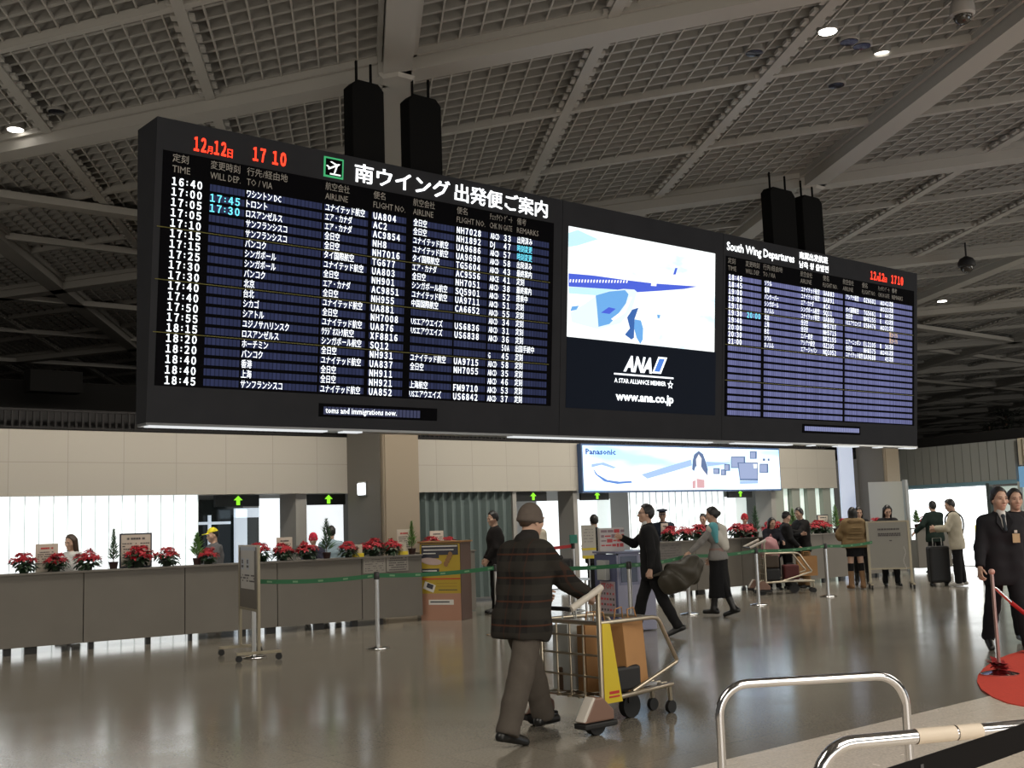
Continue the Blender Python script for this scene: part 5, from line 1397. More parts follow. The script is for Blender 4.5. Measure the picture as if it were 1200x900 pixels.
    # --- lower garment
    if low:
        kind, m = low[0], low[1]
        G = Field(lo, hi, res)
        if kind == 'trousers':
            g0, g1 = (low[2] if len(low) > 2 else (.016, .026))
            G.cone(P + L * .075, P - L * .075, .108 + g0, k=.04); G.cone(waist + L * .05 - u * .02, waist - L * .05 - u * .02, .092 + g0, k=.04)
            for sd in 'LR': leg(G, sd, g0, g1)
            zc = [(hips[sd][2] , hips[sd][2] - hips[sd][1]) for sd in 'LR']
            wz = (P + u * .17)
            G.keep(lambda X, Y, Z: (X - wz[0]) * u[0] + (Z - wz[2]) * u[2])
            for an, dv in zc:
                dn = dv / np.linalg.norm(dv); c = an + dn * .035
                G.keep(lambda X, Y, Z: np.where((X - c[0]) ** 2 + (Y - c[1]) ** 2 + (Z - c[2]) ** 2 < .12 ** 2, (X - c[0]) * dn[0] + (Y - c[1]) * dn[1] + (Z - c[2]) * dn[2], -1.0))
            G.wrinkle(.0028, 1.3)
        else:
            ln, fl_ = low[2], low[3]
            c1 = P - V3(0, 0, ln) + ((hips['L'][1] + hips['R'][1]) / 2 - P) * V3(1, 1, 0) * min(1, ln / .43)
            G.cone(P + L * .07, P - L * .07, .122, k=.04); G.cone(waist + L * .045, waist - L * .045, .098, k=.04)
            for sg in (1, -1): G.cone(P + L * sg * .07, c1 + L * sg * (.07 + fl_ * .4), .115, .10 + fl_, k=.05)
            G.cone(P, c1, .12, .11 + fl_, k=.05)
            G.keep(lambda X, Y, Z: c1[2] - Z); wz = P + u * .17; G.keep(lambda X, Y, Z: Z - wz[2]); G.wrinkle(.004, .4, 6)
        add_field(MB(), G).build('trousers' if kind == 'trousers' else 'skirt', m, root, smooth=True)
    if tights:
        G = Field(lo, hi, res)
        G.cone(P + L * .07, P - L * .07, .112, k=.04)
        for sd in 'LR': leg(G, sd, .006, .008)
        G.keep(lambda X, Y, Z: Z - P[2] - .05)
        add_field(MB(), G).build('tights', tights, root, smooth=True)
    # --- shoes or boots
    sm = shoes[1] if shoes else SHOE
    for sd in 'LR':
        hp, kn, an, f, fu, heel, toe = hips[sd]
        G = Field(np.minimum(np.minimum(kn, toe), heel) - .12, np.maximum(np.maximum(kn, toe), heel) + .12, res * .75)
        if shoes and shoes[0] == 'boots':
            t = kn + (an - kn) * shoes[2]; G.cone(t, an, .062, .052, k=.02); G.cone(an, heel, .052, .036, k=.03); G.cone(heel + fu * .012, toe + fu * .012, .042, .038, k=.03)
            dv = (an - kn) / np.linalg.norm(an - kn); G.keep(lambda X, Y, Z: -((X - t[0]) * dv[0] + (Y - t[1]) * dv[1] + (Z - t[2]) * dv[2]))
        else:
            G.cone(an - fu * .01, heel, .043, .034, k=.02); G.cone(heel + fu * .006, toe + fu * .006, .036, .030, k=.03); G.cone(heel + f * .1 + fu * .012, toe, .040, .030, k=.03)
        sole = heel - fu * .030
        G.keep(lambda X, Y, Z: -((X - sole[0]) * fu[0] + (Y - sole[1]) * fu[1] + (Z - sole[2]) * fu[2]))
        add_field(MB(), G).build('boot' if shoes and shoes[0] == 'boots' else 'shoe', sm, root, smooth=True)
    # --- upper garment
    if top:
        m, g = top[0], (top[1] if len(top) > 1 else .022)
        G = Field(lo, hi, res); torso(G, g)
        for sd in 'LR': arm(G, sd, g * .9, g * .75, .93)
        hem = top_hem if top_hem is not None else -.13
        if hem < .0: 
            G.cone(P + u * (hem + .06) + L * .085, P + u * (hem + .06) - L * .085, .108 + g * 1.2, k=.05)
        if not fem:
            for sg in (1, -1): G.cone(P + u * (max(hem, -.10) + .03) + L * .085 * sg, chest + L2 * .085 * sg, .098 + g * 1.1, .102 + g, k=.05)
        hz = P + u * hem
        G.keep(lambda X, Y, Z: -((X - hz[0]) * u[0] + (Z - hz[2]) * u[2]) if True else 0)
        # keep sleeves that hang below the hem
        if True:
            S = Field(lo, hi, res)
            for sd in 'LR': arm(S, sd, g * .9, g * .75, .93)
            G.v = np.minimum(G.v, S.v)
        nz = nb + u * .012
        G.cone(nb - u * .02 + fw * .004, nb + nu * .035 + fw * .006, .070 + g * .3, .060 + g * .25, k=.02)
        G.keep(lambda X, Y, Z: np.where((X - nz[0]) ** 2 + (Y - nz[1]) ** 2 < .10 ** 2, (X - nz[0]) * nu[0] + (Z - nz[2]) * nu[2] - .028 + .25 * (X - nz[0]), -1.0))
        for sd in 'LR':
            S0, E0, W0, d2, sg = arms[sd]; c = E0 + (W0 - E0) * .97
            G.keep(lambda X, Y, Z: np.where((X - c[0]) ** 2 + (Y - c[1]) ** 2 + (Z - c[2]) ** 2 < .085 ** 2, (X - c[0]) * d2[0] + (Y - c[1]) * d2[1] + (Z - c[2]) * d2[2], -1.0))
        G.wrinkle(top[2] if len(top) > 2 else .003, 2.1)
        add_field(MB(), G).build('jacket' if len(top) < 4 else top[3], m, root, smooth=True)
    # --- hair and headgear
    hm = HAIR
    G = Field(hc - V3(.24, .24, .55), hc + .24, .008)
    if hair in ('short', 'long', 'bun', 'bob', 'hat'):
        G.ell(hd(-.010, 0, .026), (.107, .088, .114), RR, k=.0, cut=lambda x, y, z: (-.10 + .065 / (1 + np.exp(-(x + .03) / .008)) + (.105 - .9 * np.maximum(np.abs(y) - .045, 0)) * np.clip((x - .025) / .04, 0, 1)) - z + .006 * np.sin(90 * y + 40 * x))
        G.wrinkle(.0028, .5, 75)
    if hair in ('long', 'bob'):
        dn = -.30 if hair == 'long' else -.14
        for yy in (-.055, 0, .055): G.cone(hd(-.055 + abs(yy) * .3, yy, .03), hd(-.075 + abs(yy) * .5, yy * 1.1, dn), .045, .035, k=.03)
        for yy in (-.072, .072): G.cone(hd(.0, yy, .03), hd(-.005, yy * 1.05, dn * .75), .028, .022, k=.02)
    if hair == 'bun': G.cone(hd(-.11, 0, .0), hd(-.115, 0, .01), .036, k=.015)
    if hair in ('short', 'long', 'bun', 'bob'): add_field(MB(), G).build('hair', hatm if (hatm and hair != 'hat') else hm, root, smooth=True)
    if hair == 'beanie' or hair == 'cap' or hair == 'peaked':
        K = Field(hc - .22, hc + .22, .007)
        zc = {'beanie': -.022, 'cap': .035, 'peaked': .04}[hair]
        K.ell(hd(-.012, 0, .022), (.105, .087, .116 if hair != 'peaked' else .085), RR, k=0, cut=lambda x, y, z: zc - z - .25 * (x < -.2))
        if hair == 'peaked':
            K.ell(hd(.0, 0, .105), (.128, .118, .026), RR, k=.01); K.ell(hd(.105, 0, .04), (.055, .07, .008), RR, k=.006)
        if hair == 'cap': K.ell(hd(.115, 0, .045), (.075, .065, .008), RR, k=.008)
        if hair == 'beanie': K.ell(hd(-.012, 0, .0), (.109, .091, .035), RR, k=.02)
        add_field(MB(), K).build('cap', hatm, root, smooth=True)
        if hair != 'beanie' or True:
            Q = Field(hc - .2, hc + .2, .008)
            Q.ell(hd(-.014, 0, .02), (.099, .080, .105), RR, k=0, cut=lambda x, y, z: np.maximum((-.07 + 1.1 * np.maximum(x + .05, 0)) - z, z - zc - .02))
            add_field(MB(), Q).build('hair', HAIRG if hair == 'beanie' else hm, root, smooth=True)
    info = dict(root=root, P=P, u=u, fw=fw, nb=nb, chest=chest, shc=shc, hc=hc, arms=arms, hips=hips, hd=hd, L2=L2, sc=sc, Hf=Hf, Hu=Hu, Hl=Hl)
    return info
def wpt(info, p):
    "a body-space point in world coordinates"
    r = info['root']; M = Matrix.Rotation(r.rotation_euler[2], 3, 'Z')
    return M @ (Vector(p) * info['sc']) + Vector(r.location)
# ================================================================== LUGGAGE TROLLEYS
gold = mat('trolley_metal', (0.50, 0.44, 0.34), 0.28, metal=0.9)
cover_w = mat('wheel_cover_white', (0.60, 0.56, 0.50), .4); cover_b = mat('wheel_cover_brown', (0.22, 0.125, 0.09), .5)
def trolley(label, loc, rz, panel=True):
    o = thing('luggage_trolley', label, 'trolley', loc, rz, 'luggage trolleys')
    for s in (-1, 1):
        y = s * .33
        w = MB(); w.tube([(0.02, y - .03, .085), (0.02, y + .03, .085)], .085, 18); wo = w.build('wheel', tyre_m, o, smooth=True)
        c = MB(); c.prism([(-.13, .10), (.17, .10), (.17, .17), (.06, .27), (-.02, .27)], (0, y + .055, 0), (1, 0, 0), (0, 0, 1), .11); c.build('wheel_cover', cover_b, o, bevel=.012)
        c = MB(); c.prism([(-.14, .11), (-.085, .10), (.005, .265), (-.03, .28)], (0, y + .05, 0), (1, 0, 0), (0, 0, 1), .10); c.build('wheel_cover_face', cover_w, o, bevel=.01)
        MB().box((.03, y, .075), (.33, .13, .04)).build('bumper', tyre_m, o, bevel=.01)
        p = MB(); p.tube([(.10, y, .22), (.10, y, 1.0), (.13, y, 1.06)], .020, 10); p.build('upright', gold, o, smooth=True)
        p = MB(); p.tube([(.14, y, 1.065), (-.18, y, .925)], .026, 12); p.build('handle_grip', mat('grip_pale', (.56, .52, .46), .4), o, smooth=True)
        pts = [(.10, y, .80)] + [(.70, y * .92, .80)] + [(.76, y * .9, .79), (.80, y * .88, .76), (.84, y * .86, .70), (.98, y * .78, .50), (1.03, y * .74, .44), (1.02, y * .74, .42), (.45, y * .92, .26)]
        MB().tube(pts, .017, 10).build('side_rail', gold, o, smooth=True)
        MB().tube([(.05, y, .23), (.55, y * .95, .25), (1.10, y * .35, .23)], .019, 10).build('base_rail', gold, o, smooth=True)
    MB().tube([(-.18, -.33, .925), (-.18, .33, .925)], .017, 10).build('handle_bar', mat('bar_black', (.02, .02, .02), .4), o, smooth=True)
    MB().tube([(.10, -.33, .80), (.10, .33, .80)], .017, 10).build('cross_bar', gold, o, smooth=True)
    MB().tube([(.70, -.30, .80), (.70, .30, .80)], .015, 10).build('cross_bar', gold, o, smooth=True)
    p = MB()
    for k in range(7): x = .1 + k * .14; hw = .31 - max(0, x - .5) * .32; p.tube([(x, -hw, .245), (x, hw, .245)], .010, 8)
    for y in (-.12, 0, .12): p.tube([(.06, y, .245), (1.08, y * .6, .24)], .010, 8)
    p.build('platform', gold, o, smooth=True)
    bk_ = MB()
    for z in (.40, .56, .70): bk_.tube([(.10, -.33, z), (.10, .33, z)], .009, 8)
    for y in (-.15, .0, .15): bk_.tube([(.10, y, .24), (.10, y, .80)], .009, 8)
    bk_.build('back_grid', gold, o, smooth=True)
    MB().box((.72, 0, .26), (.34, .30, .02)).build('tray', mat('tray_grey', (.45, .45, .46), .35), o)
    w = MB(); w.tube([(.72, -.03, .095), (.72, .03, .095)], .095, 18); w.box((.72, 0, .17), (.10, .09, .10)); w.build('front_wheel', tyre_m, o, smooth=True)
    for s in (-1, 1):
        w = MB(); w.tube([(1.09, s * .10 - .018, .05), (1.09, s * .10 + .018, .05)], .05, 14); w.build('caster', tyre_m, o, smooth=True)
        MB().tube([(1.08, s * .10, .23), (1.09, s * .10, .10)], .02, 8).build('caster_fork', gold, o, smooth=True)
    if panel:
        q = MB(); q.prism([(.115, .21), (.30, .21), (.20, .79), (.115, .80)], (0, -.335, 0), (1, 0, 0), (0, 0, 1), .012, 0)
        q.box((.215, -.349, .285), (.10, .003, .02), m=1); q.box((.215, -.349, .255), (.11, .003, .012), m=1)
        q.build('advert_panel', [mat('panel_yellow', (.62, .47, .02), .45), redink], o)
        MB().box((-.12, .12, .90), (.07, .26, .012)).build('brake_label', mat('label_red', (.62, .03, .02), .4), o)
    return o
TX, TY = 6.0, 6.68
trolley('luggage trolley with a yellow side panel pushed by the man in the plaid jacket', (TX, TY, 0), 0.0)
kraft = mat('kraft_paper', (0.42, 0.22, 0.085), .7, noise=.12, nscale=6); plastic_w = mat('plastic_white', (.52, .55, .54), .35); 
def paper_bag(label, loc, rz, w, d, h, m, mh=None, lean=0.0, group=None, name='paper_bag'):
    o = thing(name, label, 'bag', loc, rz, group); o.rotation_euler = (0, lean, rz)
    b = MB()
    lo = [(-w / 2, -d / 2, 0), (w / 2, -d / 2, 0), (w / 2, d / 2, 0), (-w / 2, d / 2, 0)]
    hi = [(-w / 2 * 1.02, -d * .42, h), (w / 2 * 1.02, -d * .42, h * .99), (w / 2 * 1.02, d * .42, h), (-w / 2 * 1.02, d * .42, h * .985)]
    b.add(lo + hi, [(3, 2, 1, 0), (0, 1, 5, 4), (2, 3, 7, 6), (1, 2, 6, 5), (3, 0, 4, 7)])
    mi = [(x * .97, y * .94, z) for x, y, z in hi]; ml = [(x * .97, y * .94, z + .01) for x, y, z in lo]
    b.add(hi + mi + ml, [(0, 1, 5, 4), (1, 2, 6, 5), (2, 3, 7, 6), (3, 0, 4, 7), (4, 5, 9, 8), (5, 6, 10, 9), (6, 7, 11, 10), (7, 4, 8, 11), (8, 9, 10, 11)])
    b.build('bag_body', m, o)
    for s in (-1, 1): MB().tube([(-w * .22, s * d * .42, h), (-w * .16, s * d * .36, h + .09), (w * .16, s * d * .36, h + .09), (w * .22, s * d * .42, h)], .006, 6).build('handle', mh or m, o, smooth=True)
    return o
paper_bag('brown paper bag leaning at the front of the trolley', (TX + .57, TY - .17, .27), .25, .30, .15, .52, kraft, lean=-.08)
paper_bag('shorter brown paper bag in the middle of the trolley, behind the yellow panel', (TX + .30, TY - .08, .27), -.2, .26, .14, .50, kraft)
paper_bag('white plastic shopping bag on the far side of the trolley', (TX + .32, TY + .17, .27), .1, .36, .18, .50, plastic_w, name='plastic_bag')
o = thing('travel_bag', 'dark travel bag lying on the trolley platform under the paper bags', 'bag', (TX + .40, TY + .0, .255))
MB().box((-.22, .16, .10), (.10, .05, .18)).build('side_pocket', mat('bag_brown', (.10, .06, .035), .6), o, bevel=.015); MB().box((0, -.255, .10), (.36, .06, .19)).build('bag_body', bk, o, bevel=.025)

# ================================================================== PEOPLE
def plaid():
    m = bpy.data.materials.new('cloth_plaid'); m.use_nodes = True; nt = m.node_tree; b = nt.nodes['Principled BSDF']; b.inputs['Roughness'].default_value = .9; b.inputs['Specular IOR Level'].default_value = .1
    tc = nt.nodes.new('ShaderNodeTexCoord'); sx = nt.nodes.new('ShaderNodeSeparateXYZ'); nt.links.new(tc.outputs['Object'], sx.inputs[0])
    def stripes(sock, per, w, ph=0.0):
        a = nt.nodes.new('ShaderNodeMath'); a.operation = 'ADD'; a.inputs[1].default_value = ph + 10; nt.links.new(sock, a.inputs[0])
        d = nt.nodes.new('ShaderNodeMath'); d.operation = 'DIVIDE'; d.inputs[1].default_value = per; nt.links.new(a.outputs[0], d.inputs[0])
        f = nt.nodes.new('ShaderNodeMath'); f.operation = 'FRACT'; nt.links.new(d.outputs[0], f.inputs[0])
        l = nt.nodes.new('ShaderNodeMath'); l.operation = 'LESS_THAN'; l.inputs[1].default_value = w; nt.links.new(f.outputs[0], l.inputs[0]); return l.outputs[0]
    def over(base, fac, col, k):
        mu = nt.nodes.new('ShaderNodeMath'); mu.operation = 'MULTIPLY'; mu.inputs[1].default_value = k; nt.links.new(fac, mu.inputs[0])
        mx = nt.nodes.new('ShaderNodeMix'); mx.data_type = 'RGBA'; nt.links.new(mu.outputs[0], mx.inputs[0])
        if isinstance(base, tuple): mx.inputs[6].default_value = (*base, 1)
        else: nt.links.new(base, mx.inputs[6])
        mx.inputs[7].default_value = (*col, 1); return mx.outputs[2]
    c = over((.018, .017, .016), stripes(sx.outputs[2], .17, .45), (.036, .032, .027), .7)
    c = over(c, stripes(sx.outputs[1], .15, .45), (.032, .030, .026), .5)
    c = over(c, stripes(sx.outputs[2], .17, .07, .05), (.085, .034, .020), .7)
    c = over(c, stripes(sx.outputs[1], .15, .07, .04), (.055, .025, .017), .5)
    nt.links.new(c, b.inputs['Base Color']); return m
black = cloth('black', (.008, .008, .009)); navy = cloth('navy', (.010, .013, .024)); charcoal = cloth('charcoal', (.020, .020, .021))
greyt = cloth('grey_brown', (.085, .072, .060)); khaki = cloth('khaki', (.22, .135, .065)); beige = cloth('beige', (.42, .38, .30)); white_c = cloth('white', (.60, .59, .57))
A_ = person('man in a dark plaid jacket and beanie pushing a luggage trolley, seen from behind', (5.56, 6.60, 0), 6, 1.69,
    dict(legR=(-20, 4, 3), legL=(27, 8, 3), lean=9, sh=.465, armR=(41, 7, 22, 12), armL=(41, 7, 22, 12), curlR=70, curlL=70, head=(-6, 4), footR=14),
    (plaid(), .045, .006), ('trousers', greyt, (.026, .046)), 'beanie', hatm=cloth('beanie_grey', (.105, .085, .072)), top_hem=-.17, res=.010)
nb, u, fw, L2 = A_['nb'], A_['u'], A_['fw'], A_['L2']
F = Field(nb - .3, nb + .3, .008); F.cone(nb + u * .0, nb + u * .055 + fw * .01, .088, .070, k=.02); F.cone(nb - fw * .02, nb + u * .03 + fw * .02, .085, .075, k=.02); F.wrinkle(.004, 1, 40)
add_field(MB(), F).build('scarf', cloth('scarf_dark', (.02, .018, .017)), A_['root'], smooth=True)
# man in the black suit
B_ = person('man in a black suit walking left with a big olive bag over his arm', (11.49, 10.90, 0), 128, 1.72,
    dict(legR=(20, 6, 2), legL=(-19, 8, 2), lean=2, armR=(52, 4, 78, 45), armL=(-12, 14, 18, 5), curlL=75, curlR=60, head=(14, -6)),
    (cloth('suit_black', (.010, .010, .011)), .022), ('trousers', cloth('suit_black', (0, 0, 0)), (.014, .026)), 'short', top_hem=-.16)
C_ = person('woman in a long black skirt with a white and turquoise scarf, reaching out her arm', (14.33, 12.13, 0), 112, 1.66,
    dict(legR=(13, 5, 1), legL=(-13, 9, 1), armL=(40, 14, 6, 0), armR=(5, 8, 30, 20), lean=3, head=(10, 8), curlL=20),
    (cloth('blouse_grey', (.22, .21, .20)), .016), ('skirt', black, .62, .055), 'bun', female=True, tights=black, top_hem=-.02, shoes=('boots', SHOE, .35))
D_ = person('woman in a padded brown coat, black skirt and tan boots, back turned', (20.60, 13.82, 0), 52, 1.60,
    dict(legL=(1, 2, 3), legR=(-2, 2, 3), armL=(24, 22, 60, 40), armR=(24, 22, 60, 40)), (cloth('padded_brown', (.20, .135, .065)), .074, .005), ('skirt', black, .22, .012), 'bob', female=True,
    top_hem=-.03, shoes=('boots', cloth('boot_tan', (.24, .14, .075)), .22))
E_ = person('person in black with long hair standing left of the grey wheeled notice stand', (21.62, 14.35, 0), 215, 1.60, dict(legL=(8, 4, 3), legR=(-8, 6, 3), armR=(20, 8, 40, 20), head=(10, 10)),
    (black, .024), ('skirt', charcoal, .28, .012), 'bob', female=True, tights=black, shoes=('boots', SHOE, .2), top_hem=-.08)
F_ = person('woman with long black hair standing behind the grey wheeled notice stand', (21.55, 13.62, 0), 225, 1.62, dict(legL=(3, 2, 3), legR=(-3, 2, 3), armL=(25, 8, 60, 25), armR=(25, 8, 60, 25), head=(0, 22)),
    (charcoal, .024), ('trousers', black, (.012, .018)), 'long', female=True)
G_ = person('man in a dark green jacket with hand on hip before the bright window', (26.15, 15.25, 0), 62, 1.70, dict(legL=(3, 2, 4), legR=(-2, 2, 4), armL=(-8, 34, 42, -10), armR=(25, 8, 60, 30)),
    (cloth('dark_green', (.010, .020, .016)), .032), ('trousers', black), 'short', top_hem=-.15)
H_ = person('person in a cream jacket with a dark shoulder strap, looking down', (22.03, 12.38, 0), 118, 1.70, dict(legL=(2, 2, 3), legR=(-3, 3, 3), armL=(30, 8, 70, 30), armR=(28, 8, 60, 25), head=(10, 18), lean=3),
    (cloth('cream_jacket', (.46, .42, .33)), .034), ('trousers', black, (.024, .034)), 'short', top_hem=-.18, shoes=('shoe', cloth('shoe_pale', (.45, .43, .40))))
I_ = person('man in a dark suit with tie and amber badge walking by the red rope', (12.30, 6.38, 0), 226, 1.735, dict(legL=(17, 6, 3), legR=(-16, 12, 3), sh=.475, armR=(14, 14, 14, 5), armL=(-10, 10, 20, 5), head=(12, 2)),
    (cloth('suit_dark', (.014, .014, .017)), .026), ('trousers', cloth('suit_dark', (0, 0, 0)), (.018, .03)), 'short', top_hem=-.20, res=.011)
J_ = person('man in dark clothes walking half hidden behind the suited man with a badge', (13.43, 6.77, 0), 226, 1.72, dict(legL=(-14, 10, 2), legR=(14, 5, 2)), (cloth('dark_coat', (.020, .018, .020)), .028), ('trousers', black), 'short')
K_ = person('small woman with black hair and a dark coat behind a loaded trolley at the counter', (19.75, 15.25, 0), 235, 1.46, dict(armL=(35, 8, 50, 20), armR=(35, 8, 50, 20), head=(10, 14), lean=6), (cloth('dark_navy', (.012, .012, .018)), .03), ('trousers', black), 'bob', female=True)
L_ = person('man in a dark cap and coat at the counter holding a brown paper bag', (20.02, 15.08, 0), 320, 1.57, dict(armL=(40, 6, 70, 40), armR=(12, 10, 30, 10), curlR=80, head=(15, 12)), (cloth('coat_black', (.012, .012, .013)), .032), ('trousers', black, (.018, .028)), 'cap', hatm=cloth('cap_black', (.012, .012, .012)), top_hem=-.16)
M_ = person('man in a black jacket and khaki trousers turned to the man in the dark cap', (20.62, 15.12, 0), 160, 1.64, dict(armL=(40, 6, 75, 40), armR=(40, 6, 75, 40), head=(10, 12)), (cloth('jacket_black', (.012, .011, .011)), .034), ('trousers', khaki, (.03, .045)), 'short', top_hem=-.14)
q = at(580, 620, 16.0)
N_ = person('person in a black coat left of the plaid man, in front of the grey-green screen', (q.x, 16.0, 0), 150, 1.73, dict(armL=(6, 5, 35, 40), armR=(6, 5, 35, 40), head=(15, 10)), (cloth('coat_dark', (.014, .012, .012)), .032), ('trousers', black), 'short')
q = at(626, 620, 15.6)
O_ = person('person in a cream coat mostly hidden behind the head of the plaid man', (q.x, 15.6, 0), 70, 1.66, dict(), (cloth('coat_cream', (.55, .50, .40)), .03), ('trousers', charcoal), 'bob', female=True)
Yb = 16.85
def staff(px, Y, label, h, heading, topm, hair='short', hatm=None, fem=False, pose=None, low=black):
    q = at(px, 620, Y)
    return person(label, (q.x, Y, 0), heading, h, pose or dict(armL=(20, 5, 50, 15), armR=(20, 5, 50, 15), head=(0, 10)), (topm, .018), ('trousers', low), hair, hatm=hatm, female=fem, res=.014)
P_ = staff(777, Yb, 'officer in a dark peaked cap and uniform behind the right counter', 1.70, 222, navy, 'peaked', navy)
Q_ = staff(825, Yb, 'dark-haired clerk in black behind the right counter, left of the walking woman', 1.58, 205, black, 'short', fem=True)
R_ = staff(873, Yb, 'clerk wearing a red hat and red scarf behind the right counter', 1.56, 230, cloth('red_scarf', (.33, .02, .035)), 'beanie', cloth('hat_red', (.36, .02, .03)), True)
S_ = staff(85, 17.7, 'clerk with long brown hair and a white blouse behind the long counter', 1.56, 205, white_c, 'long', HAIRG, True)
T_ = staff(251, 17.7, 'worker in a bright yellow cap and grey shirt behind the long counter', 1.60, 178, cloth('shirt_grey', (.12, .12, .125)), 'cap', cloth('cap_yellow', (.80, .70, .04)))
U_ = staff(367, 17.2, 'clerk in a red cap and white collar behind the long counter', 1.47, 235, cloth('uniform_navy', (.03, .03, .05)), 'beanie', cloth('cap_red', (.50, .03, .06)), True)
V_ = staff(388, 17.7, 'dark-haired person in a light blue shirt behind the bluish conifer', 1.57, 60, cloth('light_blue', (.30, .40, .46)), 'short')
W_ = staff(697, 16.2, 'dark-clothed person behind the narrow white banner', 1.62, 60, charcoal, 'short')
# --- the suited man's shirt, tie and badge
def chest_bits(I, tie, badge=False, g=.026):
    r = I['root']; nb, fw, u, L2, ch = I['nb'], I['fw'], I['u'], I['L2'], I['chest']
    F = Field(nb - .45, nb + .2, .007)
    F.cone(nb + fw * .052 + u * .01, nb - u * .13 + fw * (.100 + g), .042, .022, k=0); F.cone(nb + fw * .03 + u * .005, nb + fw * .03 + u * .03, .052, .048, k=.01)
    add_field(MB(), F).build('shirt_front', white_c, r, smooth=True)
    F = Field(nb - .45, nb + .2, .006); F.cone(nb + fw * .098 + u * -.012, nb - u * .16 + fw * (.122 + g), .016, .019, k=0); F.ell(nb + fw * .098 - u * .012, (.02, .02, .018))
    add_field(MB(), F).build('tie', tie, r, smooth=True)
    for s in (-1, 1):
        b = MB(); p0, p1, p2 = nb + fw * .075 + L2 * s * .055 + u * .015, nb - u * .19 + fw * (.122 + g) + L2 * s * .014, nb - u * .08 + fw * (.108 + g) + L2 * s * .085
        off = fw * .012; b.add([p0, p1, p2, p0 + off, p1 + off, p2 + off], [(0, 1, 2), (3, 5, 4), (0, 3, 4, 1), (1, 4, 5, 2), (2, 5, 3, 0)])
        b.build('lapel', r.children[3].data.materials[0] if False else MATS['cloth_suit_dark'], r)
    if badge:
        c = nb - u * .25 + fw * (.128 + g) + L2 * .10; Mh = Matrix([[fw[i], L2[i], u[i]] for i in range(3)])
        MB().box(c, (.006, .075, .095), M=Mh).build('badge', mat('badge_amber', (.50, .36, .20), .4), r); MB().box(c + u * .07, (.01, .03, .03), M=Mh).build('badge_clip', mat('clip_pale', (.6, .55, .5), .3), r)
chest_bits(I_, cloth('tie_grey', (.035, .045, .055)), True)
F = Field(B_['nb'] - .3, B_['nb'] + .2, .007); F.cone(B_['nb'] + B_['fw'] * .02, B_['nb'] + B_['fw'] * .022 + B_['u'] * .045, .060, .055, k=.01); F.cone(B_['nb'] + B_['fw'] * .06, B_['nb'] - B_['u'] * .10 + B_['fw'] * .115, .035, .02, k=.01)
add_field(MB(), F).build('shirt_collar', white_c, B_['root'], smooth=True)
gl = MB()
for s in (1, -1):
    c = B_['hd'](.098, s * .034, .006); gl.tube([Vector(c) + Vector(B_['Hl']) * .02 * math.cos(a) + Vector(B_['Hu']) * .015 * math.sin(a) for a in np.linspace(0, 2 * PI, 14)[:-1]], .002, 5, close=True)
    gl.tube([B_['hd'](.098, s * .054, .010), B_['hd'](.0, s * .078, .012)], .002, 5)
gl.tube([B_['hd'](.1, .014, .008), B_['hd'](.1, -.014, .008)], .002, 5); gl.build('glasses', frame_dk, B_['root'])
# --- scarf of the woman with the reaching arm
nb, fw, u, L2, P0 = C_['nb'], C_['fw'], C_['u'], C_['L2'], C_['P']
F = Field(nb - .62, nb + .3, .010)
for s in (-1, 1): F.cone(nb + L2 * s * .17 - u * .05, nb - u * .30 - fw * .11 + L2 * s * .05, .075, .07, k=.04); F.cone(nb + L2 * s * .17 - u * .05, nb - u * .18 + fw * .12 + L2 * s * .06, .07, .05, k=.04)
F.cone(nb - fw * .10 - u * .08, nb - fw * .13 - u * .36, .09, .07, k=.04); F.keep(lambda X, Y, Z: np.where((X - nb[0]) ** 2 + (Y - nb[1]) ** 2 < .085 ** 2, Z - nb[2] - .02, -1.)); F.wrinkle(.004, 1, 20)
add_field(MB(), F).build('scarf', mat('scarf_white', (.55, .52, .46), .7), C_['root'], smooth=True)
F = Field(nb - .5, nb + .3, .010); F.cone(nb + L2 * .185 - u * .03 - fw * .03, nb - u * .27 + L2 * .16 - fw * .06, .08, .03, k=.03); F.wrinkle(.004, 3, 20)
add_field(MB(), F).build('scarf_border', mat('scarf_turquoise', (.10, .36, .40), .7), C_['root'], smooth=True)
F = Field(P0 - .3, P0 + .4, .011); F.cone(P0 + u * .12 + L2 * .06, P0 + u * .12 - L2 * .06, .118, k=.03); F.keep(lambda X, Y, Z: np.abs(Z - P0[2] - .12) - .055)
add_field(MB(), F).build('sash', mat('sash_rose', (.24, .15, .13), .7), C_['root'], smooth=True)
# --- hood and quilting of the padded coat, knee socks
nb, fw, u, L2 = D_['nb'], D_['fw'], D_['u'], D_['L2']
F = Field(nb - .3, nb + .3, .010); F.cone(nb - fw * .09 - u * .02 + L2 * .10, nb - fw * .09 - u * .02 - L2 * .10, .075, k=.03); F.cone(nb - fw * .09 - u * .02 + L2 * .10, nb + fw * .05 + L2 * .11, .07, .05, k=.03); F.cone(nb - fw * .09 - u * .02 - L2 * .10, nb + fw * .05 - L2 * .11, .07, .05, k=.03); F.wrinkle(.006, 2, 50)
add_field(MB(), F).build('fur_hood', mat('fur_brown', (.19, .125, .06), .95, bump=.6, bscale=120), D_['root'], smooth=True)
q_ = MB(); P0 = D_['P']
for k in range(4):
    c = P0 + u * (.06 + .11 * k)
    q_.tube([c + L2 * (.205 + .012 * (k % 2)) * math.cos(a) + fw * .185 * math.sin(a) for a in np.linspace(0, 2 * PI, 28)[:-1]], .022, 8, close=True)
q_.build('quilting', MATS['cloth_padded_brown'], D_['root'], smooth=True)
for sd in 'LR':
    hp, kn, an = D_['hips'][sd][:3]; F = Field(kn - .2, kn + .2, .009); F.cone(kn + (hp - kn) * .08, kn + (an - kn) * .25, .066, .062); add_field(MB(), F).build('knee_sock', black, D_['root'], smooth=True)
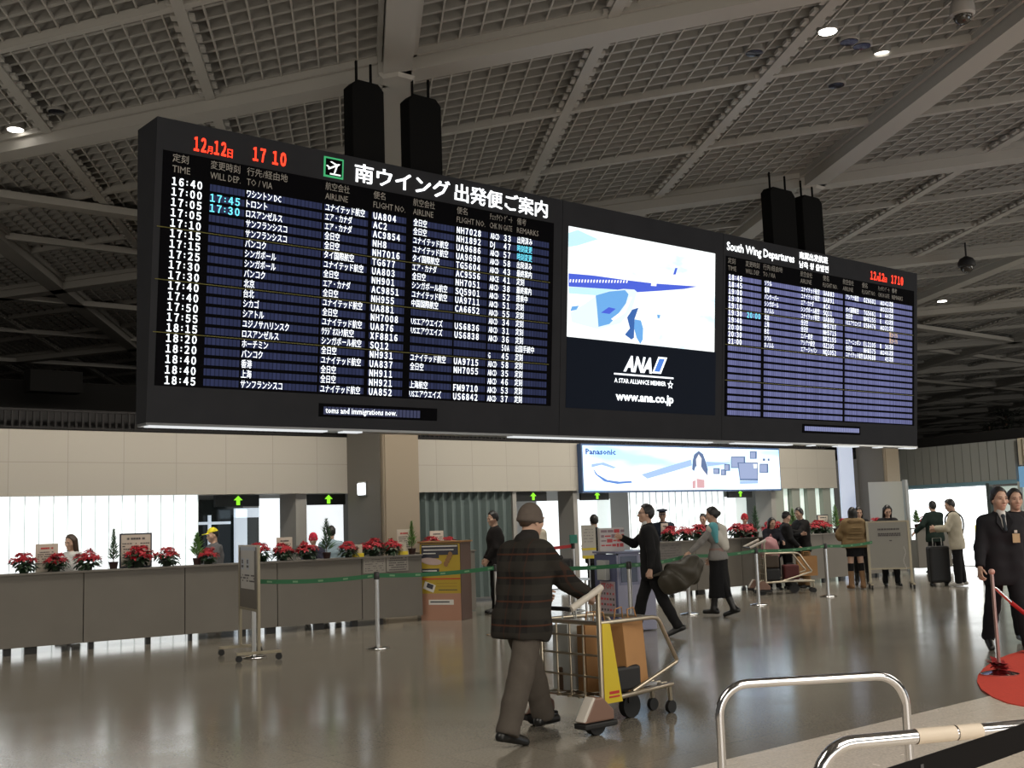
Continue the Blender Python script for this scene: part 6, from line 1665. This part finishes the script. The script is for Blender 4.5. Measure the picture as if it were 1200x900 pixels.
# --- strap on the cream jacket
nb, fw, u, L2, P0 = H_['nb'], H_['fw'], H_['u'], H_['L2'], H_['P']
key = [P0 + u * .585 + L2 * .085, P0 + u * .47 + L2 * .06 - fw * .150, P0 + u * .28 - L2 * .05 - fw * .168, P0 + u * .06 - L2 * .17 - fw * .10, P0 - u * .02 - L2 * .215, P0 + u * .06 - L2 * .17 + fw * .11, P0 + u * .28 - L2 * .05 + fw * .175, P0 + u * .48 + L2 * .06 + fw * .145]
ring = []
for i in range(8):
    p0_, p1_, p2_, p3_ = key[i - 1], key[i], key[(i + 1) % 8], key[(i + 2) % 8]
    for t in (0, .25, .5, .75): ring.append(.5 * (2 * p1_ + (p2_ - p0_) * t + (2 * p0_ - 5 * p1_ + 4 * p2_ - p3_) * t * t + (3 * p1_ - p0_ - 3 * p2_ + p3_) * t ** 3))
MB().tube(ring, .016, 8, close=True).build('shoulder_strap', black, H_['root'], smooth=True)

# ---- bags people carry
def soft_bag(name, label, pts, m, cat='bag', k=.05, wr=.006, straps=None, h=.012, group=None):
    "pts: world-space (centre, radius) blobs"
    c0 = Vector(pts[0][0]); lo = np.min([np.array(p) - max(r if isinstance(r, tuple) else (r,)) for p, r in pts], 0) - .08; hi = np.max([np.array(p) + max(r if isinstance(r, tuple) else (r,)) for p, r in pts], 0) + .08
    base = Vector((c0.x, c0.y, float(lo[2]) + .08)); o = thing(name, label, cat, base, 0, group)
    F = Field(lo - np.array(base), hi - np.array(base), h)
    for p, r in pts: F.ell(np.array(p) - np.array(base), r if isinstance(r, tuple) else (r, r, r), None, k)
    F.wrinkle(wr, 1.7, 24); add_field(MB(), F).build('bag_body', m, o, smooth=True)
    for s in straps or []: MB().tube([Vector(p) - base for p in s], .012, 8).build('strap', m, o, smooth=True)
    return o
olive = mat('bag_olive', (.040, .034, .022), .55, noise=.3, nscale=8)
hL = wpt(B_, B_['arms']['L'][2] + B_['arms']['L'][3] * .09)
rt = Vector((.768, -.639, 0)); aw = Vector((.638, .76, 0))
c = hL + rt * .37 + Vector((0, 0, -.01))
soft_bag('garment_bag', 'large dark olive bag hanging behind the suited man walking left', [(c, (.20, .20, .20)), (c + rt * .12 + Vector((0, 0, .06)), (.19, .17, .19)), (c - rt * .10 + Vector((0, 0, -.08)), (.17, .15, .16)), (c + rt * .22 + Vector((0, 0, .13)), (.13, .12, .15))], olive,
         wr=.014, straps=[[hL, hL + rt * .08 + Vector((0, 0, .02)), c + rt * .05 + Vector((0, 0, .17))], [hL, c - rt * .1 + Vector((0, 0, .05))]])
p = Vector((18.84, 14.60, -.12)); 
soft_bag('backpack', 'pink backpack on the loaded trolley beside the small woman', [(p + Vector((0, 0, 1.02)), (.20, .16, .22)), (p + Vector((0, 0, .90)), (.21, .17, .16))], mat('bag_pink', (.36, .17, .18), .6), straps=[[p + Vector((.0, .0, 1.22)), p + Vector((.05, 0, 1.29)), p + Vector((.1, 0, 1.2))]])
hR = wpt(L_, L_['arms']['R'][2] + L_['arms']['R'][3] * .12)
paper_bag('brown paper bag held by the man in the dark cap', (hR.x - .06, hR.y - .12, hR.z - .50), math.radians(-40), .40, .14, .40, kraft)
trolley('loaded luggage trolley standing in front of the small woman at the counter', (18.62, 14.78, 0), math.radians(-40), False)
p = Vector((18.62 + .30 * .766, 14.78 - .30 * .643, .26))
for k, (dx, dy, dz, s, mm, lab, nm) in enumerate(((-.02, .02, 0, (.30, .46, .24), bk, 'black suitcase at the bottom of the loaded trolley', 'suitcase'), (.28, -.235, 0, (.30, .30, .30), mat('bag_dark_red', (.09, .012, .012), .6), 'dark red bag at the front of the loaded trolley', 'travel_bag'), (-.02, .02, .25, (.28, .40, .26), mat('bag_brown2', (.06, .04, .025), .6), 'brown bag on top of the black suitcase, under the pink backpack', 'travel_bag'))):
    o = thing(nm, lab, 'bag', (p.x + dx, p.y + dy, p.z + dz), math.radians(-40))
    MB().box((0, 0, s[2] / 2), s).build('shell', mm, o, bevel=.035); MB().tube([(-.08, 0, s[2] - .01), (-.07, 0, s[2] + .02), (.07, 0, s[2] + .02), (.08, 0, s[2] - .01)], .010, 8).build('handle', bk, o)
p = Vector((22.0, 12.80, 0))
o = thing('suitcase', 'tall black suitcase standing left of the person in the cream jacket', 'suitcase', p, math.radians(-40))
MB().box((0, 0, .44), (.42, .26, .74)).build('shell', bk, o, bevel=.05); MB().tube([(-.09, 0, .80), (-.09, 0, .97), (.09, 0, .97), (.09, 0, .80)], .010, 8).build('handle', steel, o)
for sx in (-.15, .15): MB().tube([(sx, -.08, .035), (sx, .08, .035)], .035, 12).build('wheel', tyre_m, o)
# red bundle in the raised hand of the suited man
hR = wpt(B_, B_['arms']['R'][2] + B_['arms']['R'][3] * .13)
# ------------------------------------------------------------------ tidy up the lettering helper
bpy.data.objects.remove(_fo, do_unlink=True)
